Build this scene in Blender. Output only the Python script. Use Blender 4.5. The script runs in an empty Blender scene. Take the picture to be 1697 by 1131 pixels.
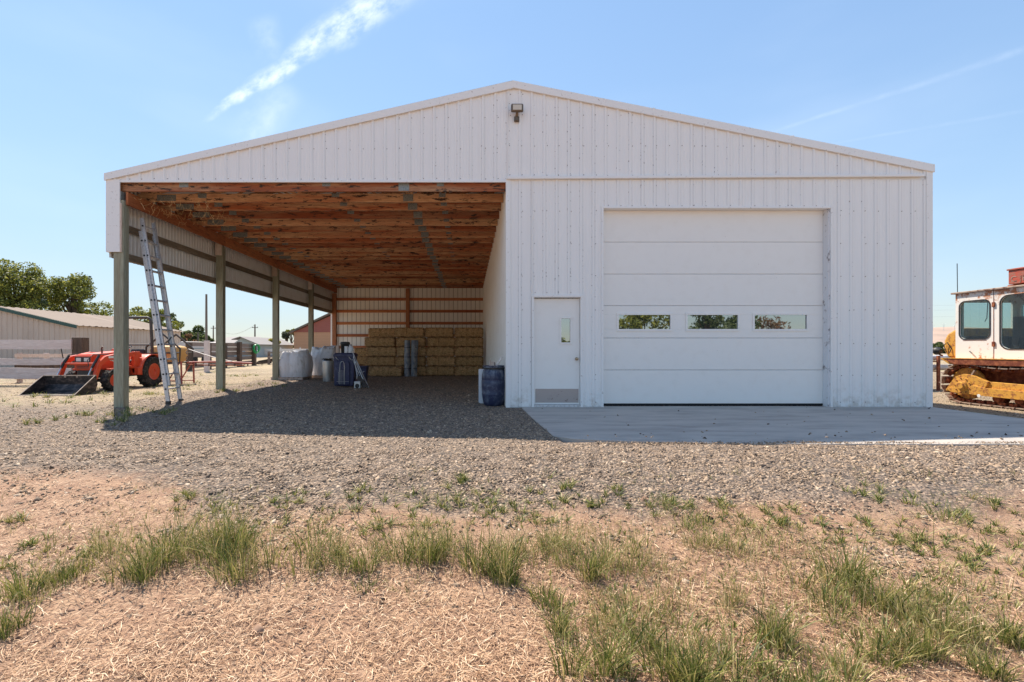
import bpy, bmesh, math, random
import numpy as np
from mathutils import Vector, Matrix, noise
random.seed(7); RS = np.random.RandomState(11)
S = bpy.context.scene; COL = S.collection
# ------------------------------------------------------------ camera, world, sun, exposure
F, CX, CY, EYE = 770.0, 777.0, 578.0, 1.15          # photo pixels; eye height over the barn's base
cam = bpy.data.objects.new('camera', bpy.data.cameras.new('camera')); COL.objects.link(cam)
cam.location = (0, 0, EYE); cam.rotation_euler = (math.pi/2, 0, 0)
cam.data.sensor_width = 36; cam.data.lens = F/1697*36
cam.data.shift_x = (848.5-CX)/1697; cam.data.shift_y = (CY-565.5)/1697
cam.data.clip_start = .05; cam.data.clip_end = 12000
S.camera = cam
S.cycles.max_bounces = 12; S.cycles.diffuse_bounces = 7
SUNV = Vector((-.42, .55, 1)).normalized()
EL = math.asin(SUNV.z); AZ = math.atan2(SUNV.x, SUNV.y)
sun = bpy.data.objects.new('sun', bpy.data.lights.new('sun', 'SUN')); COL.objects.link(sun)
sun.data.energy = 2.75; sun.data.angle = math.radians(.5); sun.data.color = (1, .91, .79)
sun.rotation_euler = SUNV.to_track_quat('Z', 'Y').to_euler()
S.view_settings.view_transform = 'Standard'; S.view_settings.look = 'None'
S.view_settings.exposure = 1.6; S.view_settings.gamma = 1
W = bpy.data.worlds.new('World'); S.world = W; W.use_nodes = True

class NT:
    """small node-tree helper"""
    def __init__(s, nt): s.nt = nt; s.nt.nodes.clear()
    def n(s, t, **k):
        o = s.nt.nodes.new('ShaderNode'+t)
        for a, b in k.items(): setattr(o, a, b)
        return o
    def l(s, a, b): s.nt.links.new(a, b)
    def put(s, sock, v):
        if v is None: return
        if isinstance(v, bpy.types.NodeSocket): s.l(v, sock)
        else:
            if isinstance(v, (tuple, list)) and len(v) == 3 and sock.type == 'RGBA': v = (*v, 1)
            sock.default_value = v
    def m(s, op, a, b=None, c=None, clamp=False):
        o = s.n('Math', operation=op, use_clamp=clamp)
        for i, v in enumerate((a, b, c)): s.put(o.inputs[i], v)
        return o.outputs[0]
    def mr(s, v, a, b, c=0., d=1., smooth=True):
        o = s.n('MapRange'); o.interpolation_type = 'SMOOTHSTEP' if smooth else 'LINEAR'
        for i, q in enumerate((v, a, b, c, d)): s.put(o.inputs[i], q)
        return o.outputs[0]
    def mix(s, f, a, b, mode='MIX'):
        o = s.n('Mix', data_type='RGBA', blend_type=mode)
        s.put(o.inputs[0], f); s.put(o.inputs[6], a); s.put(o.inputs[7], b); return o.outputs[2]
    def noise(s, vec, scale, detail=4, rough=.55, dist=0.):
        o = s.n('TexNoise'); s.put(o.inputs['Vector'], vec); s.put(o.inputs['Scale'], scale)
        s.put(o.inputs['Detail'], detail); s.put(o.inputs['Roughness'], rough); s.put(o.inputs['Distortion'], dist)
        return o.outputs[0]
    def vor(s, vec, scale, out='Distance', feature='F1', rnd=1.):
        o = s.n('TexVoronoi', feature=feature); s.put(o.inputs['Vector'], vec); s.put(o.inputs['Scale'], scale)
        s.put(o.inputs['Randomness'], rnd); return o.outputs[out]
    def scale(s, vec, k):
        o = s.n('Mapping'); s.put(o.inputs[0], vec); o.inputs['Scale'].default_value = k; return o.outputs[0]
    def pos(s): return s.n('NewGeometry').outputs['Position']
    def obj(s): return s.n('TexCoord').outputs['Object']
    def sep(s, v):
        o = s.n('SeparateXYZ'); s.l(v, o.inputs[0]); return o.outputs
    def rnd(s): return s.n('NewGeometry').outputs['Random Per Island']
    def ornd(s): return s.n('ObjectInfo').outputs['Random']
    def ramp(s, f, stops):
        o = s.n('ValToRGB'); s.l(f, o.inputs[0]); e = o.color_ramp.elements
        while len(e) < len(stops): e.new(.5)
        for i, (p, c) in enumerate(stops): e[i].position = p; e[i].color = (*c, 1)
        return o.outputs[0]

def make_world():
    w = NT(W.node_tree)
    sky = w.n('TexSky', sky_type='NISHITA', sun_disc=False, sun_elevation=EL, sun_rotation=AZ)
    sky.air_density = 1.0; sky.dust_density = 0.; sky.ozone_density = 2.; sky.altitude = 300
    d = w.n('TexCoord').outputs['Generated']; x, y, z = w.sep(d)
    yy = w.m('MAXIMUM', y, .02); u = w.m('DIVIDE', x, yy); v = w.m('DIVIDE', z, yy)
    def band(u0, v0, du, dv, w0, w1, L, soft, amt, sc, st):
        """streak of ice cloud starting at u0,v0 towards du,dv; width grows w0..w1"""
        n = math.hypot(du, dv); c, q = du/n, dv/n
        a = w.m('SUBTRACT', u, u0); b = w.m('SUBTRACT', v, v0)
        s = w.m('ADD', w.m('MULTIPLY', a, c), w.m('MULTIPLY', b, q))
        t = w.m('SUBTRACT', w.m('MULTIPLY', b, c), w.m('MULTIPLY', a, q))
        cv = w.n('CombineXYZ'); w.l(w.m('MULTIPLY', s, st), cv.inputs[0]); w.l(t, cv.inputs[1])
        nz = w.noise(cv.outputs[0], sc, 6, .6)
        n2 = w.noise(cv.outputs[0], sc*.4, 3, .5)
        tt = w.m('ADD', t, w.m('MULTIPLY', w.m('SUBTRACT', n2, .5), w1*.9))
        wd = w.m('MULTIPLY_ADD', w.mr(s, 0, L, 0, 1, False), w1-w0, w0)
        r = w.m('DIVIDE', w.m('ABSOLUTE', tt), wd)
        m = w.mr(r, soft, 1.1, 1., 0.)
        m = w.m('MULTIPLY', m, w.mr(nz, .30, .70, .05, 1.))
        m = w.m('MULTIPLY', m, w.mr(s, -.03, .08)); m = w.m('MULTIPLY', m, w.mr(s, L*.85, L*1.3, 1., 0.))
        m = w.m('MULTIPLY', m, w.mr(y, .02, .1))
        return w.m('MULTIPLY', m, amt)
    ms = [band(-.56, .497, .345, .240, .004, .062, .45, .0, .58, 34, .6),
          band(-.50, .43, .15, .17, .05, .05, .15, .0, .26, 10, .8),
          band(-.42, .60, -.03, .14, .03, .04, .10, .0, .18, 13, 1.),
          band(.62, .455, .46, .150, .004, .013, .7, .0, .09, 20, .5),
          band(.75, .435, .46, .08,   .003, .009, .7, .0, .05, 20, .5)]
    tot = ms[0]
    for k in ms[1:]: tot = w.m('MAXIMUM', tot, k)
    hz = w.noise(w.scale(d, (1, 1, 3)), 1.6, 4, .5)
    tot = w.m('ADD', tot, w.mr(hz, .45, .8, 0, .10))
    sx = w.sep(sky.outputs[0]); cc = w.n('CombineColor'); Lm = w.m('DIVIDE', 1., w.m('ADD', 1., w.m('MULTIPLY', sx[1], .13)))
    for i in range(3): w.l(w.m('MULTIPLY', w.m('MULTIPLY', Lm, (.97, 1., 1.02)[i]), w.m('DIVIDE', sx[i], w.m('ADD', 1., w.m('DIVIDE', sx[i], 11.)))), cc.inputs[i])      # soft shoulder on the bright horizon
    colr = w.mix(tot, cc.outputs[0], (3.6, 3.8, 4.1))
    bg = w.n('Background'); w.put(bg.inputs[0], colr); bg.inputs[1].default_value = .13
    out = w.n('OutputWorld'); w.l(bg.outputs[0], out.inputs[0])
make_world()

# ------------------------------------------------------------ materials
def mat(name, fn=None, base=(.5, .5, .5), rough=.6, metal=0., spec=None):
    m = bpy.data.materials.new(name); m.use_nodes = True; t = NT(m.node_tree)
    p = t.n('BsdfPrincipled'); o = t.n('OutputMaterial'); t.l(p.outputs[0], o.inputs[0])
    t.put(p.inputs['Base Color'], base); p.inputs['Roughness'].default_value = rough; p.inputs['Metallic'].default_value = metal
    if spec is not None: p.inputs['Specular IOR Level'].default_value = spec
    if fn:
        r = fn(t) or {}
        if 'c' in r: t.put(p.inputs['Base Color'], r['c'])
        if 'r' in r: t.put(p.inputs['Roughness'], r['r'])
        if 'b' in r:
            b = t.n('Bump'); b.inputs['Strength'].default_value = r.get('bs', .5); b.inputs['Distance'].default_value = r.get('bd', .01)
            t.l(r['b'], b.inputs['Height']); t.l(b.outputs[0], p.inputs['Normal'])
        if 't' in r: t.put(p.inputs['Transmission Weight'], r['t'])
        if 'sss' in r:
            tr = t.n('BsdfTranslucent'); t.put(tr.inputs[0], r.get('tc', r['c'])); mx = t.n('MixShader'); mx.inputs[0].default_value = r['sss']
            t.l(p.outputs[0], mx.inputs[1]); t.l(tr.outputs[0], mx.inputs[2]); t.l(mx.outputs[0], o.inputs[0])
    return m

RIB = .239; RIB0 = -6.93
def painted_sheet(t, base=(.86, .85, .83), mild=1.):
    P = t.pos(); x, y, z = t.sep(P)
    fr = t.m('FRACT', t.m('DIVIDE', t.m('SUBTRACT', x, RIB0), RIB))
    edge = t.m('MAXIMUM', t.mr(t.m('ABSOLUTE', t.m('SUBTRACT', fr, .02)), 0., .05, 1., 0.), t.mr(t.m('ABSOLUTE', t.m('SUBTRACT', fr, .30)), 0., .05, 1., 0.))
    n1 = t.noise(t.scale(P, (30, 1, 23)), 1., 2, .5)
    rib_id = t.noise(t.scale(P, (1.9, 0, .25)), 1., 1, .5)
    near = t.mr(t.m('ABSOLUTE', t.m('SUBTRACT', x, 1.2)), .8, 4.5, 1., .45)
    thr = t.m('SUBTRACT', .728, t.m('ADD', t.m('MULTIPLY', rib_id, .05), t.m('MULTIPLY', near, .085)))
    dots = t.mr(n1, thr, t.m('ADD', thr, .05)); dots = t.m('MULTIPLY', dots, t.m('MULTIPLY', edge, mild))
    line = t.m('MULTIPLY', edge, t.mr(rib_id, .35, .7, .14, .38))
    streak = t.noise(t.scale(P, (9, 1, .5)), 1., 4, .6)
    c = t.mix(t.mr(streak, .4, .75, 0, .10), base, (.60, .58, .54))
    c = t.mix(t.m('MULTIPLY', line, mild), c, (.42, .41, .42)); c = t.mix(t.m('MULTIPLY', dots, .95), c, (.12, .085, .07))
    spk = t.mr(t.vor(t.scale(P, (1, 1, 1)), 7.5), .02, .035, 1., 0.); c = t.mix(t.m('MULTIPLY', spk, .5*mild), c, (.2, .16, .14))
    low = t.m('MULTIPLY', t.mr(z, .0, .6, 1, 0), t.mr(t.noise(P, 9, 5), .4, .75)); c = t.mix(t.m('MULTIPLY', low, .6), c, (.45, .38, .30))
    return dict(c=c, b=t.noise(t.scale(P, (4, 1, 1.5)), 1.2, 2), bs=.25, bd=.02)
M = {}
M['sheet'] = mat('white ribbed metal', painted_sheet, rough=.42)
M['trim'] = mat('white metal trim', lambda t: dict(c=t.mix(t.mr(t.noise(t.pos(), 22, 5, .7), .60, .74), (.84, .83, .81), (.34, .27, .22))), rough=.4)
M['clean'] = mat('white painted sheet', lambda t: dict(c=t.mix(t.mr(t.noise(t.scale(t.pos(), (1, 1, .4)), 3, 5, .6), .5, .8, 0, .35), (.76, .77, .77), (.55, .50, .44)), b=t.noise(t.pos(), 160, 2), bs=.08, bd=.003), rough=.5)
def doorpaint(t):
    P = t.pos(); c = t.mix(t.mr(t.noise(P, 5, 4), .45, .8, 0, .25), (.86, .84, .80), (.75, .71, .65))
    c = t.mix(t.mr(t.noise(t.scale(P, (30, 1, 14)), 1, 4, .7), .70, .76), c, (.25, .19, .15))
    return dict(c=c, b=t.noise(t.scale(P, (120, 1, 120)), 1, 2), bs=.12, bd=.002)
M['door'] = mat('white door paint', doorpaint, rough=.5)
M['rail_stain'] = mat('peeling jamb', lambda t: dict(c=t.mix(t.mr(t.noise(t.scale(t.pos(), (3, 3, 2)), 3, 6, .75), .56, .66), (.72, .72, .73), (.20, .17, .16))), rough=.6)
M['partition'] = mat('partition metal', lambda t: dict(c=t.mix(t.mr(t.vor(t.scale(t.pos(), (1, 1, 1)), 5.5), .03, .05, .7, 0.), t.mix(t.mr(t.noise(t.pos(), 2, 4), .4, .8, 0, .4), (.86, .82, .75), (.74, .67, .57)), (.25, .2, .17))), rough=.5)
def backsheet(t):
    P = t.pos(); x, y, z = t.sep(P); fr = t.m('FRACT', t.m('DIVIDE', x, .225))
    ln = t.mr(t.m('ABSOLUTE', t.m('SUBTRACT', fr, .5)), .02, .07, 1., 0.)
    c = t.mix(t.mr(t.noise(P, 1.5, 4), .4, .8, 0, .5), (.88, .85, .78), (.78, .70, .60))
    return dict(c=t.mix(t.m('MULTIPLY', ln, .9), c, (.16, .12, .10)))
M['backsheet'] = mat('back wall inner side', backsheet, rough=.55)
def skirtsheet(t):
    P = t.pos(); x, y, z = t.sep(P); fr = t.m('FRACT', t.m('DIVIDE', y, .115))
    ln = t.mr(t.m('ABSOLUTE', t.m('SUBTRACT', fr, .5)), .03, .14, 1., 0.)
    c = t.mix(t.mr(t.noise(P, 3, 5), .45, .75, 0, .5), (.86, .85, .81), (.66, .62, .55))
    return dict(c=t.mix(t.m('MULTIPLY', ln, .7), c, (.30, .27, .24)))
M['skirt'] = mat('side sheet inner side', skirtsheet, rough=.5)
def wood(dark, mid, light, sc, mold=.0, grain=(1, 1, 1), pk=.5):
    def f(t):
        P = t.pos(); r = t.ornd(); o = t.n('CombineXYZ'); t.l(t.m('MULTIPLY', r, 37.), o.inputs[0]); t.l(t.m('MULTIPLY', r, 91.), o.inputs[2])
        a = t.n('VectorMath', operation='ADD'); t.l(P, a.inputs[0]); t.l(o.outputs[0], a.inputs[1]); P = a.outputs[0]
        g = t.noise(t.scale(P, tuple(q*sc for q in grain)), 1, 5, .65); b = t.noise(t.scale(P, tuple(q*.6 for q in grain)), 1.3, 4, .6)
        c = t.mix(t.mr(b, .38, .62), mid, light); c = t.mix(t.mr(g, .35, .75, .0, .7), c, dark)
        c = t.mix(t.mr(r, 0, .5, .55, 0, False), c, dark); c = t.mix(t.mr(r, .6, 1, 0, .45, False), c, light)
        if mold:
            mo = t.noise(t.scale(P, (3.5, 5, 13)), 1, 6, .75); c = t.mix(t.m('MULTIPLY', t.mr(mo, .55, .60), mold), c, (.022, .015, .012))
        k = t.mr(t.vor(t.scale(P, (1., 1., 1.)), 3.2), .03, .06, pk, 0.); c = t.mix(k, c, dark)
        return dict(c=c, b=g, bs=.4, bd=.004)
    return f
M['truss'] = mat('stained orange truss wood', wood((.15, .035, .012), (.50, .14, .045), (.72, .44, .24), 9, .95, (.5, 1, 7)), rough=.75)
M['orange'] = mat('orange framing wood', wood((.22, .055, .02), (.50, .15, .05), (.62, .24, .09), 9, .35, (1, .5, 6)), rough=.75)
M['orange_post'] = mat('orange post wood', wood((.25, .08, .03), (.52, .20, .08), (.60, .30, .14), 9, .2, (6, 6, .5)), rough=.75)
M['post'] = mat('treated post wood', wood((.16, .13, .08), (.31, .29, .20), (.37, .38, .28), 8, .0, (8, 8, .5)), rough=.8)
M['girt'] = mat('weathered girt', wood((.10, .075, .045), (.22, .16, .10), (.30, .24, .17), 9, .1, (6, .5, 6)), rough=.85)
M['grey_board'] = mat('sun bleached board', wood((.38, .29, .26), (.66, .54, .49), (.76, .66, .62), 7, .0, (.6, 3, 7)), rough=.85)
M['corral'] = mat('weathered corral plank', wood((.10, .07, .055), (.25, .18, .15), (.34, .27, .23), 6, .0, (3, .5, 7)), rough=.85)
M['tie'] = mat('dark timber tie', wood((.03, .02, .015), (.085, .055, .04), (.15, .10, .07), 9, .0, (6, 6, 1)), rough=.9)
M['paleblock'] = mat('pale sawn block', wood((.40, .28, .20), (.66, .52, .43), (.72, .60, .52), 8, .0, (6, 6, 1)), rough=.8)
M['plate'] = mat('galvanised nail plate', lambda t: dict(c=t.mix(t.mr(t.vor(t.scale(t.pos(), (1, 1, 1)), 60.), .2, .5), (.10, .11, .11), (.27, .30, .29))), rough=.5, metal=.35)
M['galv'] = mat('galvanised steel', lambda t: dict(c=t.mix(t.noise(t.obj(), 9, 5), (.42, .45, .47), (.68, .71, .73)), r=t.mr(t.noise(t.obj(), 5, 3), .3, .7, .28, .5)), metal=.85)
M['alu'] = mat('aluminium', lambda t: dict(c=t.mix(t.mr(t.noise(t.obj(), 30, 4), .4, .7), (.66, .67, .69), (.50, .49, .49))), rough=.42, metal=.55)
M['dark'] = mat('dark recess', base=(.02, .02, .022), rough=.9)
M['black'] = mat('black plastic', lambda t: dict(c=t.mix(t.mr(t.noise(t.obj(), 8, 5), .5, .8), (.018, .018, .02), (.09, .08, .07))), rough=.5)
M['rubber'] = mat('tyre rubber', lambda t: dict(c=t.mix(t.mr(t.noise(t.obj(), 12, 5), .45, .75), (.022, .021, .02), (.14, .11, .085))), rough=.85)
M['navy'] = mat('dark blue plastic', lambda t: dict(c=t.mix(t.mr(t.noise(t.obj(), 6, 6, .7), .5, .8), (.022, .026, .085), (.12, .13, .20)), b=t.noise(t.obj(), 40, 3), bs=.15, bd=.003), rough=.45)
def barrelm(t):
    P = t.obj(); z = t.sep(P)[2]
    c = t.mix(t.mr(t.noise(P, 9, 6, .7), .45, .75), (.022, .030, .075), (.12, .14, .19))
    c = t.mix(t.m('MULTIPLY', t.mr(z, .45, .8), t.mr(t.noise(t.scale(P, (1, 1, .5)), 14, 5, .7), .4, .7)), c, (.24, .27, .31))
    return dict(c=c)
M['barrel'] = mat('weathered blue barrel plastic', barrelm, rough=.42)
M['tractor'] = mat('orange tractor paint', lambda t: dict(c=t.mix(t.mr(t.noise(t.obj(), 7, 5), .5, .85), (.66, .075, .024), (.46, .12, .07)), r=t.mr(t.noise(t.obj(), 4, 4), .3, .7, .3, .5)))
M['tractor_dark'] = mat('dark engine parts', lambda t: dict(c=t.mix(t.noise(t.obj(), 20, 4), (.02, .02, .022), (.10, .085, .07))), rough=.6)
M['bucket'] = mat('worn bucket steel', lambda t: dict(c=t.mix(t.mr(t.noise(t.scale(t.obj(), (1, 1, 2)), 5, 6, .7), .42, .72), (.022, .022, .026), (.17, .13, .12))), rough=.5, metal=.4)
M['bucket_edge'] = mat('scuffed steel edge', lambda t: dict(c=t.mix(t.noise(t.obj(), 14, 5), (.42, .34, .28), (.16, .12, .10))), rough=.5, metal=.4)
M['yellow'] = mat('faded yellow paint', lambda t: dict(c=t.mix(t.mr(t.noise(t.pos(), 12, 6, .78), .47, .62), (.62, .31, .05), (.28, .10, .035))), rough=.5)
M['rust'] = mat('rusty track steel', lambda t: dict(c=t.mix(t.mr(t.noise(t.pos(), 11, 6, .7), .4, .7), (.16, .035, .015), (.42, .14, .055))), rough=.75, metal=.2)
M['shoe'] = mat('worn track shoe', lambda t: dict(c=t.mix(t.mr(t.noise(t.pos(), 13, 5), .45, .7), (.40, .30, .23), (.15, .05, .03))), rough=.55, metal=.3)
def cabm(t):
    P = t.pos(); z = t.sep(P)[2]; n = t.noise(P, 5, 6, .7); k = t.m('ADD', n, t.mr(z, 2.0, 2.42, 0, .17))
    k = t.m('ADD', k, t.mr(z, .9, 1.1, .1, 0)); c = t.mix(t.mr(k, .60, .73), (.80, .75, .69), (.45, .17, .07))
    return dict(c=c)
M['cab'] = mat('rust stained cream cab paint', cabm, rough=.5)
M['redbox'] = mat('rusty red box', lambda t: dict(c=t.mix(t.mr(t.noise(t.pos(), 9, 5), .4, .7), (.42, .07, .04), (.30, .13, .09))), rough=.7)
M['tan'] = mat('beige metal siding', lambda t: dict(c=t.mix(t.mr(t.noise(t.scale(t.pos(), (1, 1, .3)), 1.5, 4), .4, .8), (.56, .45, .37), (.48, .38, .31))), rough=.6)
M['tanroof'] = mat('pale metal roofing', lambda t: dict(c=t.mix(t.noise(t.pos(), .8, 4), (.34, .27, .215), (.26, .20, .16))), rough=.85, spec=.15)
M['green'] = mat('dark green trim', base=(.025, .075, .062), rough=.5)
M['yellowtank'] = mat('yellow poly tank', lambda t: dict(c=t.mix(t.noise(t.obj(), 6, 4), (.74, .42, .12), (.62, .38, .16))), rough=.5)
M['hose'] = mat('green hose', lambda t: dict(c=t.mix(t.rnd(), (.01, .30, .08), (.05, .42, .16))), rough=.4)
M['whitecan'] = mat('white plastic', lambda t: dict(c=t.mix(t.mr(t.noise(t.obj(), 8, 4), .5, .8), (.76, .78, .80), (.50, .50, .48))), rough=.45)
M['bag'] = mat('woven white bag', lambda t: dict(c=t.mix(t.mr(t.noise(t.obj(), 4, 6, .65), .52, .78), (.72, .73, .76), (.44, .42, .40)), b=t.noise(t.scale(t.obj(), (1, 1, .35)), 11, 6, .6), bs=.9, bd=.04), rough=.55)
M['tarp'] = mat('grey blue tarp', lambda t: dict(c=t.mix(t.mr(t.noise(t.scale(t.obj(), (1, 1, .4)), 12, 6, .7), .42, .66), (.17, .20, .25), (.40, .41, .41)), b=t.noise(t.scale(t.obj(), (1, 1, .3)), 16, 5), bs=.8, bd=.03), rough=.55)
M['redwood'] = mat('maroon shingle gable', lambda t: dict(c=t.mix(t.noise(t.scale(t.pos(), (1, 1, 9)), 1, 3), (.26, .075, .06), (.36, .13, .10))), rough=.8)
M['brownsiding'] = mat('orange brown siding', lambda t: dict(c=t.mix(t.mr(t.m('FRACT', t.m('DIVIDE', t.sep(t.pos())[2], .22)), .0, .2), (.30, .15, .08), (.52, .29, .17))), rough=.8)
M['greyhouse'] = mat('blue grey siding', base=(.36, .41, .42), rough=.8)
M['palero'] = mat('pale shingle roof', lambda t: dict(c=t.mix(t.noise(t.pos(), 2, 5), (.30, .27, .25), (.22, .20, .19))), rough=.8)
M['whitep'] = mat('white fence paint', lambda t: dict(c=t.mix(t.noise(t.pos(), 3, 5), (.78, .74, .70), (.60, .55, .50))), rough=.6)
M['pole'] = mat('utility pole wood', lambda t: dict(c=t.mix(t.noise(t.scale(t.pos(), (6, 6, .5)), 1, 4), (.10, .08, .065), (.22, .18, .15))), rough=.9)
M['pipe'] = mat('white irrigation pipe', lambda t: dict(c=t.mix(t.mr(t.noise(t.pos(), 3, 5), .4, .7), (.72, .68, .64), (.50, .42, .36))), rough=.4)
M['bark'] = mat('bark', lambda t: dict(c=t.mix(t.noise(t.scale(t.obj(), (6, 6, 1)), 1, 5), (.05, .035, .025), (.15, .11, .08))), rough=.9)
def leaf(a, b, c):
    return lambda t: (lambda k: dict(c=k, tc=k, sss=.45))(t.ramp(t.rnd(), [(0, a), (.55, b), (1, c)]))
M['leaf_yg'] = mat('sunny yellow green leaf', leaf((.05, .06, .012), (.20, .22, .035), (.40, .38, .08)), rough=.6)
M['leaf_g'] = mat('mid green leaf', leaf((.04, .06, .02), (.10, .13, .04), (.19, .22, .08)), rough=.6)
M['leaf_grey'] = mat('grey green leaf', leaf((.07, .09, .06), (.13, .15, .09), (.22, .23, .14)), rough=.6)
M['leaf_y'] = mat('yellow bush leaf', leaf((.25, .22, .03), (.42, .36, .05), (.55, .48, .10)), rough=.6)
M['leaf_red'] = mat('reddish bush leaf', leaf((.12, .06, .035), (.24, .13, .07), (.30, .22, .12)), rough=.6)
M['hay'] = mat('hay', lambda t: dict(c=t.mix(t.mr(t.noise(t.scale(t.obj(), (5, 5, 9)), 1, 4, .7, .5), .42, .60, .75, .0), t.mix(t.mr(t.ornd(), 0, 1, 0, .7, False), t.ramp(t.noise(t.scale(t.obj(), (14, 14, 36)), 1, 6, .8, .8), [(.36, (.17, .085, .03)), (.45, (.70, .40, .18)), (.60, (1., .70, .40))]), (.50, .30, .13)), (.24, .125, .045)),
      b=t.noise(t.scale(t.obj(), (24, 24, 70)), 1, 5, .8, .8), bs=1., bd=.05), rough=.9)
M['haystrand'] = mat('hay strand', lambda t: dict(c=t.ramp(t.rnd(), [(0, (.32, .16, .06)), (.5, (.76, .48, .20)), (1, (.96, .74, .42))])), rough=.8)
M['straw'] = mat('dry straw', lambda t: dict(c=t.ramp(t.rnd(), [(0, (.14, .070, .038)), (.35, (.35, .19, .10)), (.75, (.60, .375, .215)), (1, (.82, .61, .40))])), rough=.7)
M['stone'] = mat('crushed stone', lambda t: dict(c=t.ramp(t.rnd(), [(0, (.07, .05, .038)), (.3, (.19, .13, .085)), (.65, (.33, .23, .15)), (.92, (.43, .31, .21)), (1, (.56, .44, .32))])), rough=.8)
M['grass_d'] = mat('green grass blade', lambda t: (lambda k: dict(c=k, sss=.3))(t.ramp(t.rnd(), [(0, (.045, .07, .014)), (.35, (.13, .17, .032)), (.7, (.30, .30, .075)), (1, (.62, .48, .22))])), rough=.55)
M['grass_t'] = mat('drying grass blade', lambda t: (lambda k: dict(c=k, sss=.3))(t.ramp(t.rnd(), [(0, (.13, .15, .035)), (.4, (.28, .28, .08)), (.75, (.50, .41, .18)), (1, (.70, .55, .32))])), rough=.6)
M['concrete'] = mat('concrete', lambda t: dict(c=t.mix(t.mr(t.noise(t.scale(t.pos(), (.6, 2, 1)), 1.5, 6, .65), .35, .75), t.mix(t.noise(t.pos(), 60, 4, .7), (.44, .39, .34), (.52, .46, .40)), (.31, .27, .24)), b=t.noise(t.pos(), 90, 4), bs=.3, bd=.004), rough=.8)
M['brass'] = mat('worn brass knob', base=(.38, .30, .20), rough=.35, metal=.9)
M['kick'] = mat('scuffed kick plate', lambda t: dict(c=t.mix(t.mr(t.noise(t.scale(t.pos(), (3, 1, 5)), 3, 6, .75), .60, .68), (.42, .37, .35), (.15, .11, .09))), rough=.4, metal=.3)
M['rubberseal'] = mat('black door seal', base=(.012, .012, .014), rough=.8)
M['bronze'] = mat('dark lamp housing', base=(.15, .11, .075), rough=.4, metal=.4)
M['lens'] = mat('pale lamp lens', base=(.62, .56, .46), rough=.25)
M['lamp'] = mat('headlamp glass', base=(.62, .62, .60), rough=.15)
def glassm(name, tint, refl, transp):
    m = bpy.data.materials.new(name); m.use_nodes = True; t = NT(m.node_tree)
    o = t.n('OutputMaterial'); g = t.n('BsdfGlossy'); g.inputs['Roughness'].default_value = .015; g.inputs[0].default_value = (.9, .95, .95, 1)
    a = t.n('BsdfTransparent') if transp else t.n('BsdfDiffuse'); a.inputs[0].default_value = (*tint, 1)
    mx = t.n('MixShader'); mx.inputs[0].default_value = refl
    t.l(a.outputs[0], mx.inputs[1]); t.l(g.outputs[0], mx.inputs[2]); t.l(mx.outputs[0], o.inputs[0]); return m
M['doorglass'] = glassm('reflective window pane', (.02, .03, .03), .42, False)
M['cabglass'] = glassm('cab window pane', (.62, .74, .74), .10, True)

def ground_mat(t):
    P = t.pos(); x, y, z = t.sep(P)
    n0 = t.noise(P, .9, 5, .6); n1 = t.noise(P, 5, 5, .65); n2 = t.noise(P, 42, 5, .7); n3 = t.noise(P, 160, 4, .7)
    # gravel: many small stones with own tone
    vc = t.n('TexVoronoi'); t.put(vc.inputs['Vector'], P); vc.inputs['Scale'].default_value = 38
    sv = t.sep(vc.outputs['Color'])[0]
    grav = t.ramp(sv, [(0, (.09, .07, .055)), (.35, (.22, .155, .11)), (.7, (.36, .25, .17)), (1, (.50, .38, .27))])
    grav = t.mix(t.mr(vc.outputs['Distance'], .25, .7, 0, .75), grav, (.07, .058, .05))
    grav = t.mix(t.mr(n1, .45, .7, 0, .35), grav, (.33, .24, .18))
    # dry dirt with chaff
    dirt = t.mix(t.mr(n1, .35, .7), (.35, .198, .118), (.52, .335, .205))
    dirt = t.mix(t.mr(n2, .40, .64, 0, .8), dirt, (.21, .11, .068)); dirt = t.mix(t.mr(t.noise(P, 2.3, 4, .6), .50, .68, 0, .6), dirt, (.25, .14, .09)); dirt = t.mix(t.mr(n3, .5, .7, 0, .5), dirt, (.64, .47, .31))
    # far field: dry pale grass with green patches
    field = t.mix(t.mr(t.noise(P, .35, 5), .4, .65), (.41, .31, .19), (.31, .23, .14)); field = t.mix(t.mr(t.noise(P, 1.4, 5, .7), .54, .68, 0, .55), field, (.26, .29, .09))
    # where is what
    edge = t.m('ADD', y, t.m('MULTIPLY', t.m('SUBTRACT', n0, .5), 1.0)); edge = t.m('ADD', edge, t.m('MULTIPLY', t.m('SUBTRACT', n1, .5), .5))
    lim = t.m('ADD', 3.65, t.m('ADD', t.mr(x, -3.6, -1.6, .75, 0.), t.mr(x, 2.5, 6, 0., .35)))
    isgrav = t.mr(t.m('SUBTRACT', edge, lim), -.15, .25)
    c = t.mix(isgrav, dirt, grav)
    side = t.m('ADD', x, t.m('MULTIPLY', t.m('SUBTRACT', n0, .5), 2.2))
    left = t.m('MULTIPLY', t.mr(side, -6.6, -7.6), t.mr(y, 8.2, 10.5))
    right = t.mr(side, 9.6, 10.6)
    far = t.mr(y, 24, 27)
    fl = t.m('MAXIMUM', t.m('MAXIMUM', t.m('MULTIPLY', left, t.mr(n1, .35, .6, .45, .9)), t.m('MULTIPLY', right, .6)), far)
    c = t.mix(fl, c, field)
    gl = t.mr(y, 60, 140); c = t.mix(gl, c, t.mix(t.mr(t.noise(P, .01, 3), .45, .55), (.45, .34, .25), (.12, .17, .06)))
    h = t.m('ADD', t.m('MULTIPLY', t.m('SUBTRACT', 1., vc.outputs['Distance']), isgrav), t.m('MULTIPLY', n2, .9))
    return dict(c=c, b=h, bs=.9, bd=.022)
M['ground'] = mat('gravel and dry dirt', ground_mat, rough=.9)
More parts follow.
